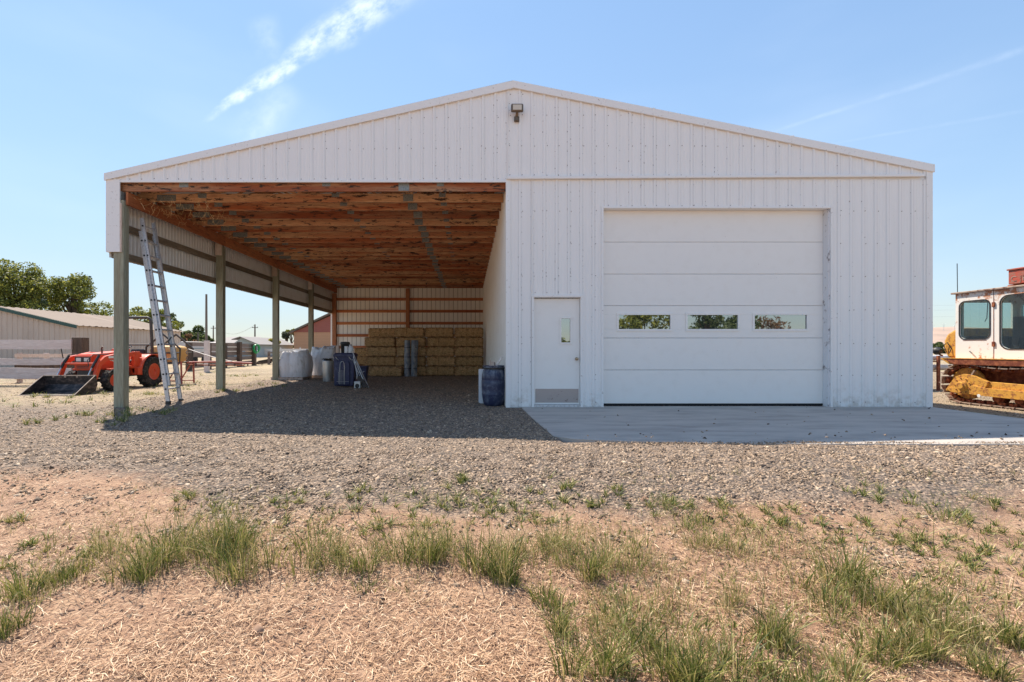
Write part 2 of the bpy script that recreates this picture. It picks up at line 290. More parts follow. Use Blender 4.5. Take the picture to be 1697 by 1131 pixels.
M['hill'] = mat('dry hillside', lambda t: dict(c=t.mix(t.mr(t.noise(t.scale(t.pos(), (1, 1, 5)), .004, 5), .4, .65), (.46, .32, .24), (.36, .26, .20))), rough=.95)

# ------------------------------------------------------------ mesh helpers
class MB:
    def __init__(s): s.v = []; s.f = []; s.m = []; s.k = 0
    def add(s, vs, fs):
        b = len(s.v); s.v += [tuple(q) for q in vs]
        for f in fs: s.f.append(tuple(b+i for i in f)); s.m.append(s.k)
        return s
    def box(s, x0, x1, y0, y1, z0, z1):
        return s.add([(x, y, z) for x in (x0, x1) for y in (y0, y1) for z in (z0, z1)],
                     [(0, 1, 3, 2), (4, 6, 7, 5), (0, 4, 5, 1), (2, 3, 7, 6), (0, 2, 6, 4), (1, 5, 7, 3)])
    def beam(s, p, q, w, h, up=(0, 0, 1)):
        p, q = Vector(p), Vector(q); d = (q-p).normalized(); a = d.cross(Vector(up)).normalized()*w/2; b = a.cross(d).normalized()*h/2
        return s.add([e+i*a+j*b for e in (p, q) for i in (-1, 1) for j in (-1, 1)],
                     [(0, 1, 3, 2), (4, 6, 7, 5), (0, 4, 5, 1), (2, 3, 7, 6), (0, 2, 6, 4), (1, 5, 7, 3)])
    def tube(s, pts, r, n=8, cap=True):
        pts = [Vector(p) for p in pts]; rs = r if isinstance(r, (list, tuple)) else [r]*len(pts)
        d0 = (pts[1]-pts[0]).normalized(); a = d0.orthogonal().normalized(); vs = []
        for i, p in enumerate(pts):
            d = (pts[min(i+1, len(pts)-1)]-pts[max(i-1, 0)]).normalized(); a = (a-d*a.dot(d)).normalized(); b = d.cross(a)
            for k in range(n):
                t = 2*math.pi*k/n; vs.append(p+(a*math.cos(t)+b*math.sin(t))*rs[i])
        fs = [(i*n+k, i*n+(k+1) % n, (i+1)*n+(k+1) % n, (i+1)*n+k) for i in range(len(pts)-1) for k in range(n)]
        if cap: fs += [tuple(range(n))[::-1], tuple((len(pts)-1)*n+k for k in range(n))]
        return s.add(vs, fs)
    def lathe(s, prof, n=24, c=(0, 0, 0), axis='z', cap=True):
        vs = []
        for r, z in prof:
            for k in range(n):
                t = 2*math.pi*k/n; x, y = r*math.cos(t), r*math.sin(t)
                vs.append({'z': (c[0]+x, c[1]+y, c[2]+z), 'x': (c[0]+z, c[1]+x, c[2]+y), 'y': (c[0]+x, c[1]+z, c[2]+y)}[axis])
        m = len(prof); fs = [(i*n+k, i*n+(k+1) % n, (i+1)*n+(k+1) % n, (i+1)*n+k) for i in range(m-1) for k in range(n)]
        if cap and prof[0][0] > 1e-4: fs.append(tuple(range(n))[::-1])
        if cap and prof[-1][0] > 1e-4: fs.append(tuple((m-1)*n+k for k in range(n)))
        return s.add(vs, fs)
    def prism(s, poly, a, b, axis):
        """poly: (u,v) outline; axis x -> (y,z), y -> (x,z), z -> (x,y)"""
        g = {'x': lambda u, v, w: (w, u, v), 'y': lambda u, v, w: (u, w, v), 'z': lambda u, v, w: (u, v, w)}[axis]
        n = len(poly); vs = [g(u, v, a) for u, v in poly]+[g(u, v, b) for u, v in poly]
        return s.add(vs, [tuple(range(n)), tuple(range(2*n-1, n-1, -1))]+[(i, (i+1) % n, n+(i+1) % n, n+i) for i in range(n)])
    def quad(s, a, b, c, d): return s.add([a, b, c, d], [(0, 1, 2, 3)])
    def grid(s, fn, nu, nv):
        return s.add([fn(i/nu, j/nv) for i in range(nu+1) for j in range(nv+1)],
                     [(i*(nv+1)+j, (i+1)*(nv+1)+j, (i+1)*(nv+1)+j+1, i*(nv+1)+j+1) for i in range(nu) for j in range(nv)])
    def cube(s, fn, n=(8, 8, 8)):
        """surface of a cube -1..1, each point sent through fn"""
        for ax in range(3):
            u, v = [(1, 2), (2, 0), (0, 1)][ax]
            for sg in (-1, 1):
                def f(a, b):
                    p = [0, 0, 0]; p[ax] = sg; p[u] = (2*a-1)*(1 if sg > 0 else -1); p[v] = 2*b-1; return fn(Vector(p))
                s.grid(f, n[u], n[v])
        return s
    def xform(s, Mx, start=0): s.v = s.v[:start]+[tuple(Mx @ Vector(p)) for p in s.v[start:]]; return s
    def build(s, name, m, parent=None, smooth=None, bevel=0, local=False, recalc=True, merge=True):
        me = bpy.data.meshes.new(name); o = bpy.data.objects.new(name, me); COL.objects.link(o)
        vs = s.v
        if parent is not None:
            o.parent = parent
            if not local:
                off = Vector(); p = parent
                while p is not None: off += p.location; p = p.parent
                vs = [tuple(Vector(q)-off) for q in vs]
        me.from_pydata(vs, [], s.f)
        for q in (m if isinstance(m, (list, tuple)) else [m]): me.materials.append(q)
        if any(s.m): me.polygons.foreach_set('material_index', s.m)
        if recalc:
            b = bmesh.new(); b.from_mesh(me)
            if merge: bmesh.ops.remove_doubles(b, verts=b.verts, dist=1e-5)
            bmesh.ops.recalc_face_normals(b, faces=b.faces); b.to_mesh(me); b.free()
        if smooth is not None:
            me.polygons.foreach_set('use_smooth', [True]*len(me.polygons)); me.set_sharp_from_angle(angle=math.radians(smooth))
        if bevel:
            bv = o.modifiers.new('bevel', 'BEVEL'); bv.width = bevel; bv.segments = 2; bv.limit_method = 'ANGLE'
        return o
def np_mesh(name, V, Fc, m, parent=None):
    """fast mesh of equal-sized faces"""
    me = bpy.data.meshes.new(name); k = Fc.shape[1]
    me.vertices.add(len(V)); me.vertices.foreach_set('co', np.ascontiguousarray(V, dtype=np.float32).ravel())
    me.loops.add(Fc.size); me.loops.foreach_set('vertex_index', np.ascontiguousarray(Fc, dtype=np.int32).ravel())
    me.polygons.add(len(Fc)); me.polygons.foreach_set('loop_start', np.arange(0, Fc.size, k, dtype=np.int32))
    me.update(calc_edges=True); me.materials.append(m)
    o = bpy.data.objects.new(name, me); COL.objects.link(o); o.parent = parent; return o
def tag(o, label, cat, group=None):
    o['label'] = label; o['category'] = cat
    if group: o['group'] = group
    return o
def thing(name, label, cat, loc=(0, 0, 0), rz=0, group=None):
    o = bpy.data.objects.new(name, None); COL.objects.link(o); o.location = loc; o.rotation_euler = (0, 0, rz); o.empty_display_size = .2
    return tag(o, label, cat, group)
def structure(o): o['kind'] = 'structure'; return o
def stuff(o, label, cat): o['kind'] = 'stuff'; return tag(o, label, cat)
def copy_tree(o, parent=None):
    c = o.copy(); COL.objects.link(c); c.parent = parent
    for ch in [q for q in bpy.data.objects if q.parent == o]: copy_tree(ch, c)
    return c
def at(x, y, Y): return ((x-CX)/F*Y, Y, EYE-(y-CY)/F*Y)
def sst(t): t = np.clip(t, 0, 1); return t*t*(3-2*t)
def gz(x, y):
    x = np.asarray(x, float); y = np.asarray(y, float)
    z = -.32*sst((5.2-y)/3.2)
    z = z-.15*sst((x-9.02)/.25)*sst((y-4.2)/1.5)
    z = z+.05*np.exp(-((x+6.3)/1.2)**2)*sst((y-9.1)/.6)*sst((24-y)/3)
    inslab = (x > 1.15) & (x < 8.98) & (y > 5.75) & (y < 9.4)
    z = z-.06*inslab
    z = z+.012*np.sin(x*1.7+1)*np.sin(y*1.3)*np.where((y < 5.4) | (x < -7), 1, .3)+.006*np.sin(x*5.1)*np.sin(y*4.3+2)
    return z
def gp(x, y):
    """ground point under a photo pixel"""
    z = 0.
    for _ in range(12):
        Y = (EYE-z)*F/max(y-CY, 1.); X = (x-CX)/F*Y; z = float(gz(X, Y))
    return X, Y, z

# ------------------------------------------------------------ ground, slab, hills
def axis(stops):
    out = []
    for (a, b, st) in stops: out += list(np.arange(a, b, st))
    return np.array(out+[stops[-1][1]])
gx = axis([(-4000, -200, 400), (-200, -30, 10), (-30, -12, .8), (-12, 13, .09), (13, 30, .8), (30, 200, 10), (200, 4000, 400)])
gy = axis([(-300, -10, 15), (-10, 1, .8), (1, 10, .09), (10, 26, .3), (26, 100, 4), (100, 400, 25), (400, 6000, 400)])
GX, GY = np.meshgrid(gx, gy, indexing='ij'); GZ = gz(GX, GY)
GZ += np.where((GY < 5.4) & (GY > 1), RS.normal(0, .004, GX.shape), 0)
nx, ny = GX.shape; I = np.arange(nx*ny).reshape(nx, ny)
Q = np.stack([I[:-1, :-1], I[1:, :-1], I[1:, 1:], I[:-1, 1:]], -1).reshape(-1, 4)
g = np_mesh('ground', np.stack([GX, GY, GZ], -1).reshape(-1, 3), Q, M['ground']); structure(g)
g.data.polygons.foreach_set('use_smooth', [True]*len(g.data.polygons))
slab_out = [(1.02, 9.20), (1.04, 7.6), (1.10, 6.05), (1.32, 5.84), (1.9, 5.72), (2.9, 5.60), (4.2, 5.54), (9.0, 5.52), (9.0, 9.20)]
s_ = MB().prism(slab_out, -.22, .012, 'z').build('pavement', M['concrete']); structure(s_)
def hills(x0, x1, Y, top, name, seed):
    mb = MB(); n = 60
    def f(u, v):
        x = x0+(x1-x0)*u; y = Y+1500*v
        h = top*(.9+.22*noise.noise(Vector((u*5+seed, 0, 0)))+.06*noise.noise(Vector((u*19+seed, 1, 0))))
        return (x, y, -6+h*math.sin(min(1, v*1.6)*math.pi/2)*(1+.15*noise.noise(Vector((u*14, v*5, seed)))))
    mb.grid(f, n, 14); return structure(mb.build(name, M['hill'], smooth=60))
hills(1000, 5200, 2200, 150, 'hills', 3.)
hills(-3800, -700, 3600, 62, 'hills', 8.)

# ------------------------------------------------------------ the barn
YF, YB = 9.06, 23.7
XL, XR, XM = -7.05, 9.0, .74
RX, RZ, LZ, EZ = .86, 6.34, 4.54, 4.71
barn = thing('pole_barn', 'large white ribbed metal barn with an open bay on its left and a garage door', 'barn', (1, 9.06, 0))
def roofz(x): return LZ+(RZ-LZ)*(x-XL)/(RX-XL) if x < RX else RZ+(EZ-RZ)*(x-RX)/(XR-RX)
def ribbed(mb, x0, x1, z0, z1, y=YF, h=.019, dz=.0, screws=()):
    """sheet facing -y with raised ribs; z1 may follow the roof"""
    xs = [(x0, 0), (x1, 0)]; k0 = int((x0-RIB0)/RIB)-1
    for k in range(k0, k0+int((x1-x0)/RIB)+4):
        b = RIB0+k*RIB
        for dx, hh in ((0, 0), (.018, h), (.046, h), (.064, 0), (.118, 0), (.124, h*.2), (.132, h*.2), (.138, 0), (.178, 0), (.184, h*.2), (.192, h*.2), (.198, 0)):
            if x0+.003 < b+dx < x1-.003: xs.append((b+dx, hh))
    xs.sort(); zt = (lambda x: z1) if not callable(z1) else z1
    mb.k = 0; P = [[(x, y-hh, z0), (x, y-hh, zt(x))] for x, hh in xs]
    if callable(z1) and x0 < RX < x1: P.append([(RX, y, z0), (RX, y, RZ-.02)]); P.sort(key=lambda q: q[0][0])
    for a, b in zip(P[:-1], P[1:]): mb.quad(a[0], b[0], b[1], a[1])
    mb.k = 1
    for k in range(k0, k0+int((x1-x0)/RIB)+4):
        x = RIB0+k*RIB+.085
        if not x0+.03 < x < x1-.03: continue
        for z in screws:
            zz = z+random.uniform(-.008, .008)
            if z0+.02 < zz < zt(x)-.05 and random.random() < .93:
                r = .0075; mb.lathe([(r, 0), (r, -.006), (r*.5, -.010)], 6, (x+random.uniform(-.012, .012), y, zz), 'y')
    mb.k = 0
M['screw'] = mat('rusty screw head', lambda t: dict(c=t.mix(t.rnd(), (.05, .03, .025), (.22, .15, .11))), rough=.6)
def zpx(y): return EYE+(CY-y)/85.
rows = [zpx(q) for q in (350, 404, 458, 514, 570, 622, 667)]
w = MB(); topz = lambda x: roofz(x)-.10
ribbed(w, -6.97, XM, 4.42, topz, screws=(4.46, 5.05, 5.65)); ribbed(w, XM, 8.93, 4.50, topz, screws=(4.53, 5.1, 5.7, 6.1))
w.build('gable_wall', [M['sheet'], M['screw']], barn, recalc=False)
w = MB()
DX0, DX1, DZ = 1.225, 2.225, 2.185       # man door frame opening
GX0, GX1, GZT = 2.61, 7.04, 3.885        # garage opening
ribbed(w, XM+.06, DX0, .02, 4.44, screws=rows); ribbed(w, DX0, DX1, DZ, 4.44, screws=[r for r in rows if r > DZ+.1]+[DZ+.05])
ribbed(w, DX1, GX0, .02, 4.44, screws=rows); ribbed(w, GX0, GX1, GZT, 4.44, screws=[GZT+.05]); ribbed(w, GX1, 8.93, .02, 4.44, screws=rows)
w.build('front_wall', [M['sheet'], M['screw']], barn, recalc=False)
# solid framing directly behind the sheets
w = MB()
for a, b, c, d in ((XM+.02, DX0, .0, 4.5), (DX0, DX1, DZ, 4.5), (DX1, GX0, .0, 4.5), (GX0, GX1, GZT, 4.5), (GX1, XR-.03, .0, 4.5)): w.box(a+.001, b-.001, YF+.004, YF+.15, c, d)
w.prism([(-6.98, 4.40), (XM, 4.40), (XM, 4.5), (8.95, 4.5), (8.95, EZ-.12), (RX, RZ-.1), (-6.98, LZ-.1)], YF+.005, YF+.05, 'y')
w.build('wall_framing', M['clean'], barn)
# partition, side and back walls
w = MB()
ys = [YF+.03]
while ys[-1] < YB: ys.append(ys[-1]+RIB)
for i, y in enumerate(ys[:-1]):
    w.add([(XM, y, 0), (XM-.018, y+.018, 0), (XM-.018, y+.045, 0), (XM, y+.063, 0), (XM, min(ys[i+1], YB), 0)]+[(XM, y, 4.42), (XM-.018, y+.018, 4.42), (XM-.018, y+.045, 4.42), (XM, y+.063, 4.42), (XM, min(ys[i+1], YB), 4.42)], [(k, k+1, k+6, k+5) for k in range(4)])
w.build('partition_wall', M['partition'], barn, recalc=False)
MB().box(XM+.004, XM+.12, YF+.16, YB, 0, 4.6).build('partition_framing', M['clean'], barn)
w = MB(); y = YF
while y < YB-.01:
    y1 = min(y+RIB, YB); w.add([(XR, y, -.12), (XR+.018, y+.018, -.12), (XR+.018, y+.045, -.12), (XR, y+.063, -.12), (XR, y1, -.12)]+[(XR, y, EZ), (XR+.018, y+.018, EZ), (XR+.018, y+.045, EZ), (XR, y+.063, EZ), (XR, y1, EZ)], [(k, k+1, k+6, k+5) for k in range(4)]); y = y1
w.box(XR-.13, XR-.003, YF+.16, YB, -.15, EZ-.15); w.build('side_wall', M['clean'], barn, recalc=False)
w = MB().box(XL+.0, XR-.14, YB+.002, YB+.03, 0, 4.42)
w.prism([(XL, 4.42), (XR-.14, 4.42), (XR-.14, EZ-.1), (RX, RZ-.1), (XL, LZ-.1)], YB+.002, YB+.03, 'y'); w.build('back_wall', M['backsheet'], barn)
MB().box(XM+.125, XR-.14, YF+.16, YB, -.1, -.02).build('floor_slab', M['concrete'], barn)
# left skirt under the eave, corrugated
w = MB(); y = YF+.02
while y < YB:
    w.add([(XL+.02, y, 2.93), (XL+.035, y+.02, 2.93), (XL+.035, y+.05, 2.93), (XL+.02, y+.07, 2.93), (XL+.02, min(y+.115, YB), 2.93)]+[(XL+.02, y, 4.50), (XL+.035, y+.02, 4.5), (XL+.035, y+.05, 4.5), (XL+.02, y+.07, 4.5), (XL+.02, min(y+.115, YB), 4.5)], [(k, k+1, k+6, k+5) for k in range(4)]); y += .115
w.build('skirt_wall', M['skirt'], barn, recalc=False)
# roof: two slopes with thickness, fascia
w = MB()
w.prism([(XL-.02, LZ-.05), (RX, RZ-.05), (RX, RZ), (XL-.02, LZ)], YF-.015, YB+.1, 'y'); w.prism([(RX, RZ-.05), (XR+.03, EZ-.05), (XR+.03, EZ), (RX, RZ)], YF-.015, YB+.1, 'y')
w.build('roof', M['clean'], barn)
w = MB()
for (xa, za, xb, zb) in ((XL-.03, LZ, RX, RZ), (RX, RZ, XR+.04, EZ)):
    w.prism([(xa, za-.125), (xb, zb-.135), (xb, zb+.012), (xa, za+.012)], YF-.05, YF-.018, 'y')
    for f in (.33, .66):
        x = xa+(xb-xa)*f; z = za+(zb-za)*f; w.prism([(x, z-.13), (x+.05, z-.13), (x+.05, z+.016), (x, z+.016)], YF-.053, YF-.05, 'y')
w.build('fascia', M['trim'], barn, bevel=.003)
w = MB(); w.box(XL-.02, XL+.02, YF+.02, YB, LZ-.16, LZ+.01); w.build('eave_trim', M['trim'], barn)
w = MB(); w.box(XR-.10, XR+.022, YF-.026, YF-.002, -.02, EZ-.09); w.box(XR+.019, XR+.024, YF-.002, YF+.1, -.15, EZ-.09)
w.build('corner_trim', M['trim'], barn, bevel=.003)
w = MB(); w.box(XL-.01, -6.79, YF-.026, YF-.002, 3.03, LZ-.10); w.box(XL-.012, XL+.012, YF-.002, YF+.12, 3.03, LZ-.1); w.build('corner_trim', M['trim'], barn, bevel=.003)
w = MB(); w.box(XM-.02, XM+.065, YF-.026, YF-.002, .0, 4.44); w.build('corner_trim', M['trim'], barn, bevel=.003)
w = MB(); w.box(-6.79, XM+.0, YF-.024, YF-.002, 4.385, 4.425); w.build('opening_trim', M['trim'], barn, bevel=.003)
w = MB(); w.prism([(XM-.01, 4.435), (8.82, 4.485), (8.82, 4.535), (XM-.01, 4.49)], YF-.065, YF-.004, 'y'); w.build('door_track_rail', M['trim'], barn, bevel=.006)
# posts, header beam, girts
PY = [YF+.075+3.66*i for i in range(4)]+[YB-.09]
for i, py in enumerate(PY):
    m = M['post'] if i < 4 else M['orange_post']
    o = MB().box(-6.93, -6.735, py-.075, py+.075, -.12, 3.95 if i else 4.05).build('post', m, barn, bevel=.006)
    if i < 4:
        z0, z1 = (3.70, 4.03) if i else (3.02, 4.06)
        MB().box(-6.928 if i else -6.785, -6.755 if i else -6.735+.12*0, py-.115 if i else py-.10, py-.0765, z0, z1).build('blocking', M['paleblock'], o, bevel=.003) if i else MB().box(-6.93, -6.755, py-.098, py-.0765, 3.03, 3.98).build('blocking', M['paleblock'], o, bevel=.003)
        MB().box(-6.90, -6.78, py-.078, py+.078, 3.96 if i else 4.06, 4.22).build('bracket', M['plate'], o)
for (z0, z1, xa, mt, nm) in ((3.97, 4.225, -6.73, 'orange', 'header_beam'), (3.52, 3.66, -6.97, 'girt', 'girt'), (2.935, 3.08, -6.97, 'girt', 'girt')):
    for i in range(4):
        if nm == 'girt': MB().box(xa, xa+.038, PY[i]-.02, PY[i+1]-.03, z0, z1).build(nm, M[mt], barn, bevel=.003)
        else: MB().box(xa, xa+.045, PY[i]-.02, PY[i+1]-.025, z0, z1).build(nm, M[mt], barn, bevel=.003)
MB().box(-3.2, -3.01, YB-.15, YB-.01, 0, 4.2).build('post', M['orange_post'], barn, bevel=.005)
for z in (3.66, 3.05, 2.44, 1.82, 1.22, .6):
    for a, b in ((-6.73, -3.205), (-3.005, XM-.02)): MB().box(a, b, YB-.05, YB-.008, z-.07, z+.07).build('girt', M['orange'], barn, bevel=.003)
# trusses with nail plates
for i in range(24):
    ty = YF+.07+.63*i
    if ty > YB-.02: ty = YB-.06
    w = MB(); zb = 4.235+random.uniform(-.006, .006)
    w.box(-6.97, XM-.02, ty, ty+.04, zb, zb+.175)
    for (a, b) in (((-6.9, LZ-.12), (RX-.05, RZ-.14)),): w.beam((a[0], ty+.02, a[1]), (b[0], ty+.02, b[1]), .036, .12, (0, 1, 0)) if False else w.prism([(a[0], a[1]-.1), (b[0], b[1]-.1), (b[0], b[1]+.02), (a[0], a[1]+.02)], ty+.002, ty+.038, 'y')
    for xa, xb in ((-5.6, -4.6), (-3.6, -2.8), (-3.6, -4.6), (-1.24, -2.8), (-1.24, -.56)):
        w.prism([(xa-.04, zb+.15), (xa+.04, zb+.15), (xb+.04, roofz(xb)-.2), (xb-.04, roofz(xb)-.2)], ty+.004, ty+.036, 'y')
    tr = w.build('truss', M['truss'], barn, bevel=.002)
    for (x, ww, h, dz) in ((-6.35, .40, .13, .02), (-5.6, .18, .10, .08), (-2.8, .16, .08, .10), (-1.24+random.uniform(-.04, .04), .21, .15, .012), (-.56, .14, .08, .1)):
        if i == 0 and x < -6: continue
        MB().box(x-ww/2, x+ww/2, ty-.0035, ty-.0005, zb+dz, zb+dz+h).build('nail_plate', M['plate'], tr)
# loose cobweb straw hanging from the truss ends
V = []; 
for k in range(170):
    p = Vector((random.uniform(-6.7, -5.2), YF+.1+random.random()*1.6, random.uniform(4.0, 4.22))); q = p+Vector((random.uniform(-.1, .1), random.uniform(-.1, .1), random.uniform(-.16, .02)))
    V.append((p, q))
w = MB()
for p, q in V: w.tube([p, (p+q)/2+Vector((.01, 0, -.015)), q], .0022, 3, False)
w.build('hanging_chaff', M['haystrand'], barn, recalc=False)['kind'] = 'stuff'

# garage door: six sections, recessed
gd = bpy.data.objects.new('garage_door', None); COL.objects.link(gd); gd.parent = barn; gd.location = (GX0-1, .14, 0)
yd = YF+.14; lines = [348, 401.5, 454.5, 507, 560.5, 613.5, 666]; zl = [EYE+(CY-q)/F*yd for q in lines]; zl[-1] = .06; zl[0] = GZT-.005
wins = [(1025, 1111), (1139, 1223), (1250, 1337)]
wz0, wz1 = EYE+(CY-546)/F*yd, EYE+(CY-522)/F*yd
for i in range(6):
    w = MB(); a, b = zl[i+1]+.003, zl[i]-.003
    if i != 3: w.box(GX0+.012, GX1-.03, yd, yd+.045, a, b)
    else:
        w.box(GX0+.012, GX1-.03, yd, yd+.045, a, wz0); w.box(GX0+.012, GX1-.03, yd, yd+.045, wz1, b)
        xs = [GX0+.012]+[q for p in wins for q in ((p[0]-CX)/F*yd, (p[1]-CX)/F*yd)]+[GX1-.03]
        for k in range(0, len(xs), 2): w.box(xs[k], xs[k+1], yd+.0005, yd+.0445, wz0, wz1)
    w.build('door_section', M['door'], gd, bevel=.004)
for a, b in wins:
    xa, xb = (a-CX)/F*yd, (b-CX)/F*yd; w = MB(); e = .038
    w.box(xa-e, xb+e, yd-.013, yd-.001, wz1-.004, wz1+e); w.box(xa-e, xb+e, yd-.013, yd-.001, wz0-e, wz0+.004)
    w.box(xa-e, xa+.004, yd-.0125, yd-.001, wz0+.004, wz1-.004); w.box(xb-.004, xb+e, yd-.0125, yd-.001, wz0+.004, wz1-.004)
    f = w.build('window', M['door'], gd, bevel=.003); MB().box(xa, xb, yd+.012, yd+.018, wz0, wz1).build('pane', M['doorglass'], f)
MB().box(GX0+.012, GX1-.03, yd+.002, yd+.04, .028, .058).build('bottom_seal', M['rubberseal'], gd)
w = MB(); w.box(GX0-.03, GX0+.010, YF-.03, YF+.16, .01, GZT+.035); w.build('door_jamb', M['trim'], barn, bevel=.003)
w = MB(); w.box(GX1-.028, GX1+.002, YF-.004, YF+.16, .01, GZT); w.build('door_jamb', M['rail_stain'], barn, bevel=.002)
w = MB(); w.box(GX1-.001, GX1+.035, YF-.03, YF-.0045, .01, GZT+.035); w.box(GX0+.0105, GX1-.001, YF-.029, YF+.16, GZT-.006, GZT+.034); w.build('opening_trim', M['trim'], barn, bevel=.003)
# man door
md = bpy.data.objects.new('entry_door', None); COL.objects.link(md); md.parent = barn; md.location = (DX0-1, .05, 0)
ym = YF+.055; xa, xb = 1.275, 2.17; wa, wb = (930-CX)/F*ym, (945-CX)/F*ym; za, zb = EYE+(CY-568)/F*ym, EYE+(CY-528)/F*ym
w = MB(); w.box(xa, wa, ym, ym+.045, .06, 2.13); w.box(wb, xb, ym, ym+.045, .06, 2.13); w.box(wa, wb, ym+.0004, ym+.0446, .06, za); w.box(wa, wb, ym+.0004, ym+.0446, zb, 2.13)
w.build('door_leaf', M['door'], md)
w = MB(); e = .03
w.box(wa-e, wb+e, ym-.014, ym-.001, zb-.002, zb+e); w.box(wa-e, wb+e, ym-.014, ym-.001, za-e, za+.002); w.box(wa-e, wa+.002, ym-.0135, ym-.001, za+.002, zb-.002); w.box(wb-.002, wb+e, ym-.0135, ym-.001, za+.002, zb-.002)
f = w.build('window', M['door'], md, bevel=.003); MB().box(wa, wb, ym+.01, ym+.016, za, zb).build('pane', M['doorglass'], f)
MB().box(xa+.03, xb-.02, ym-.005, ym-.001, .09, .36).build('kick_plate', M['kick'], md)
kx, kz = (955.5-CX)/F*ym, EYE+(CY-595)/F*ym
MB().lathe([(.033, 0), (.033, -.008), (.012, -.012), (.012, -.03), (.024, -.038), (.029, -.052), (.024, -.066), (.008, -.072)], 20, (kx, ym-.001, kz), 'y').build('knob', M['brass'], md, smooth=40)
w = MB(); w.box(DX0, DX0+.045, YF-.028, YF+.10, .01, DZ); w.box(DX1-.05, DX1, YF-.028, YF+.10, .01, DZ); w.box(DX0+.0455, DX1-.0505, YF-.027, YF+.10, DZ-.04, DZ+.0); w.box(DX0-.012, DX1+.012, YF-.034, YF-.0285, DZ-.03, DZ+.012)
w.build('door_frame', M['trim'], md, bevel=.003); MB().box(DX0+.046, DX1-.051, YF+.0, YF+.10, .012, .055).build('threshold', M['alu'], md)
# floodlight under the peak
lx, lz = (856-CX)/85, zpx(185)
fl = thing('floodlight', 'small square floodlight fixed high on the white gable below the roof peak', 'floodlight', (lx, YF-.02, lz-.16))
w = MB(); w.box(lx-.03, lx+.03, YF-.07, YF-.021, lz-.21, lz-.10); w.box(lx-.05, lx+.05, YF-.05, YF-.0205, lz-.22, lz-.12); w.build('wall_mount', M['bronze'], fl, bevel=.006)
w = MB().box(lx-.118, lx+.118, YF-.15, YF-.09, lz-.075, lz+.082); w.build('housing', M['bronze'], fl, bevel=.022)
w = MB().box(lx-.085, lx+.085, YF-.156, YF-.149, lz-.045, lz+.055); w.build('lens', M['lens'], fl, bevel=.004)
w = MB().beam((lx, YF-.07, lz-.13), (lx, YF-.11, lz-.05), .05, .02); w.build('bracket', M['bronze'], fl)

exec_later = []
# ------------------------------------------------------------ ladder leaning inside the open side
ld = thing('extension_ladder', 'tall aluminium extension ladder leaning against the inner side of the open bay', 'ladder', (-6.13, 9.65, .05))
A0, A1 = Vector((-6.10, 9.42, .05)), Vector((-6.10, 9.84, .05)); D = (Vector((-6.70, 9.42, 3.80))-A0)
up = D.normalized(); nrm = up.cross(Vector((0, 1, 0))).normalized()
if nrm.x > 0: nrm = -nrm
L = D.length
for (off, y0, y1, t0, t1, nm) in ((0, 9.42, 9.84, 0, L*.93, 'base_section'), (-.045, 9.45, 9.81, .35, L, 'fly_section')):
    for yy in (y0, y1):
        p = Vector((A0.x, yy, A0.z))+nrm*off+up*t0; q = Vector((A0.x, yy, A0.z))+nrm*off+up*t1; w = MB()
        w.beam(p, q, .006, .078, nrm); sg = 1 if yy == y0 else -1
        for e in (-.036, .036): w.beam(p+nrm*e+Vector((0, sg*.012, 0)), q+nrm*e+Vector((0, sg*.012, 0)), .026, .005, nrm)
        ra = w.build('rail', M['alu'], ld)
        w = MB(); t = .28
        while t < t1-.1:
            if t > t0: c = Vector((A0.x, yy-sg*.004, A0.z))+nrm*off+up*t; w.tube([c, c+Vector((0, -sg*.008, 0))], .019, 8)
            t += .305
        w.build('rung_cap', M['black'], ra)
    t = .28
    while t < t1-.1:
        if t > t0: c = Vector((A0.x, 0, A0.z))+nrm*off+up*t; MB().tube([(c.x, y0, c.z), (c.x, y1, c.z)], .016, 8).build('rung', M['alu'], ld, smooth=40)
        t += .305
for yy in (9.42, 9.84):
    w = MB().box(-6.14, -6.05, yy-.025, yy+.025, .02, .085); w.build('foot', M['black'], ld, bevel=.006)
c = Vector((A0.x, 9.63, A0.z))+up*1.25+nrm*-.05
w = MB(); w.beam(c+Vector((0, .13, -.08)), c+Vector((0, .13, .14)), .03, .05); w.tube([c+Vector((0, .13, .1)), c+Vector((0, .02, 0)), c+Vector((0, .12, -.1))], .012, 6); w.build('rung_lock', M['tractor_dark'], ld)

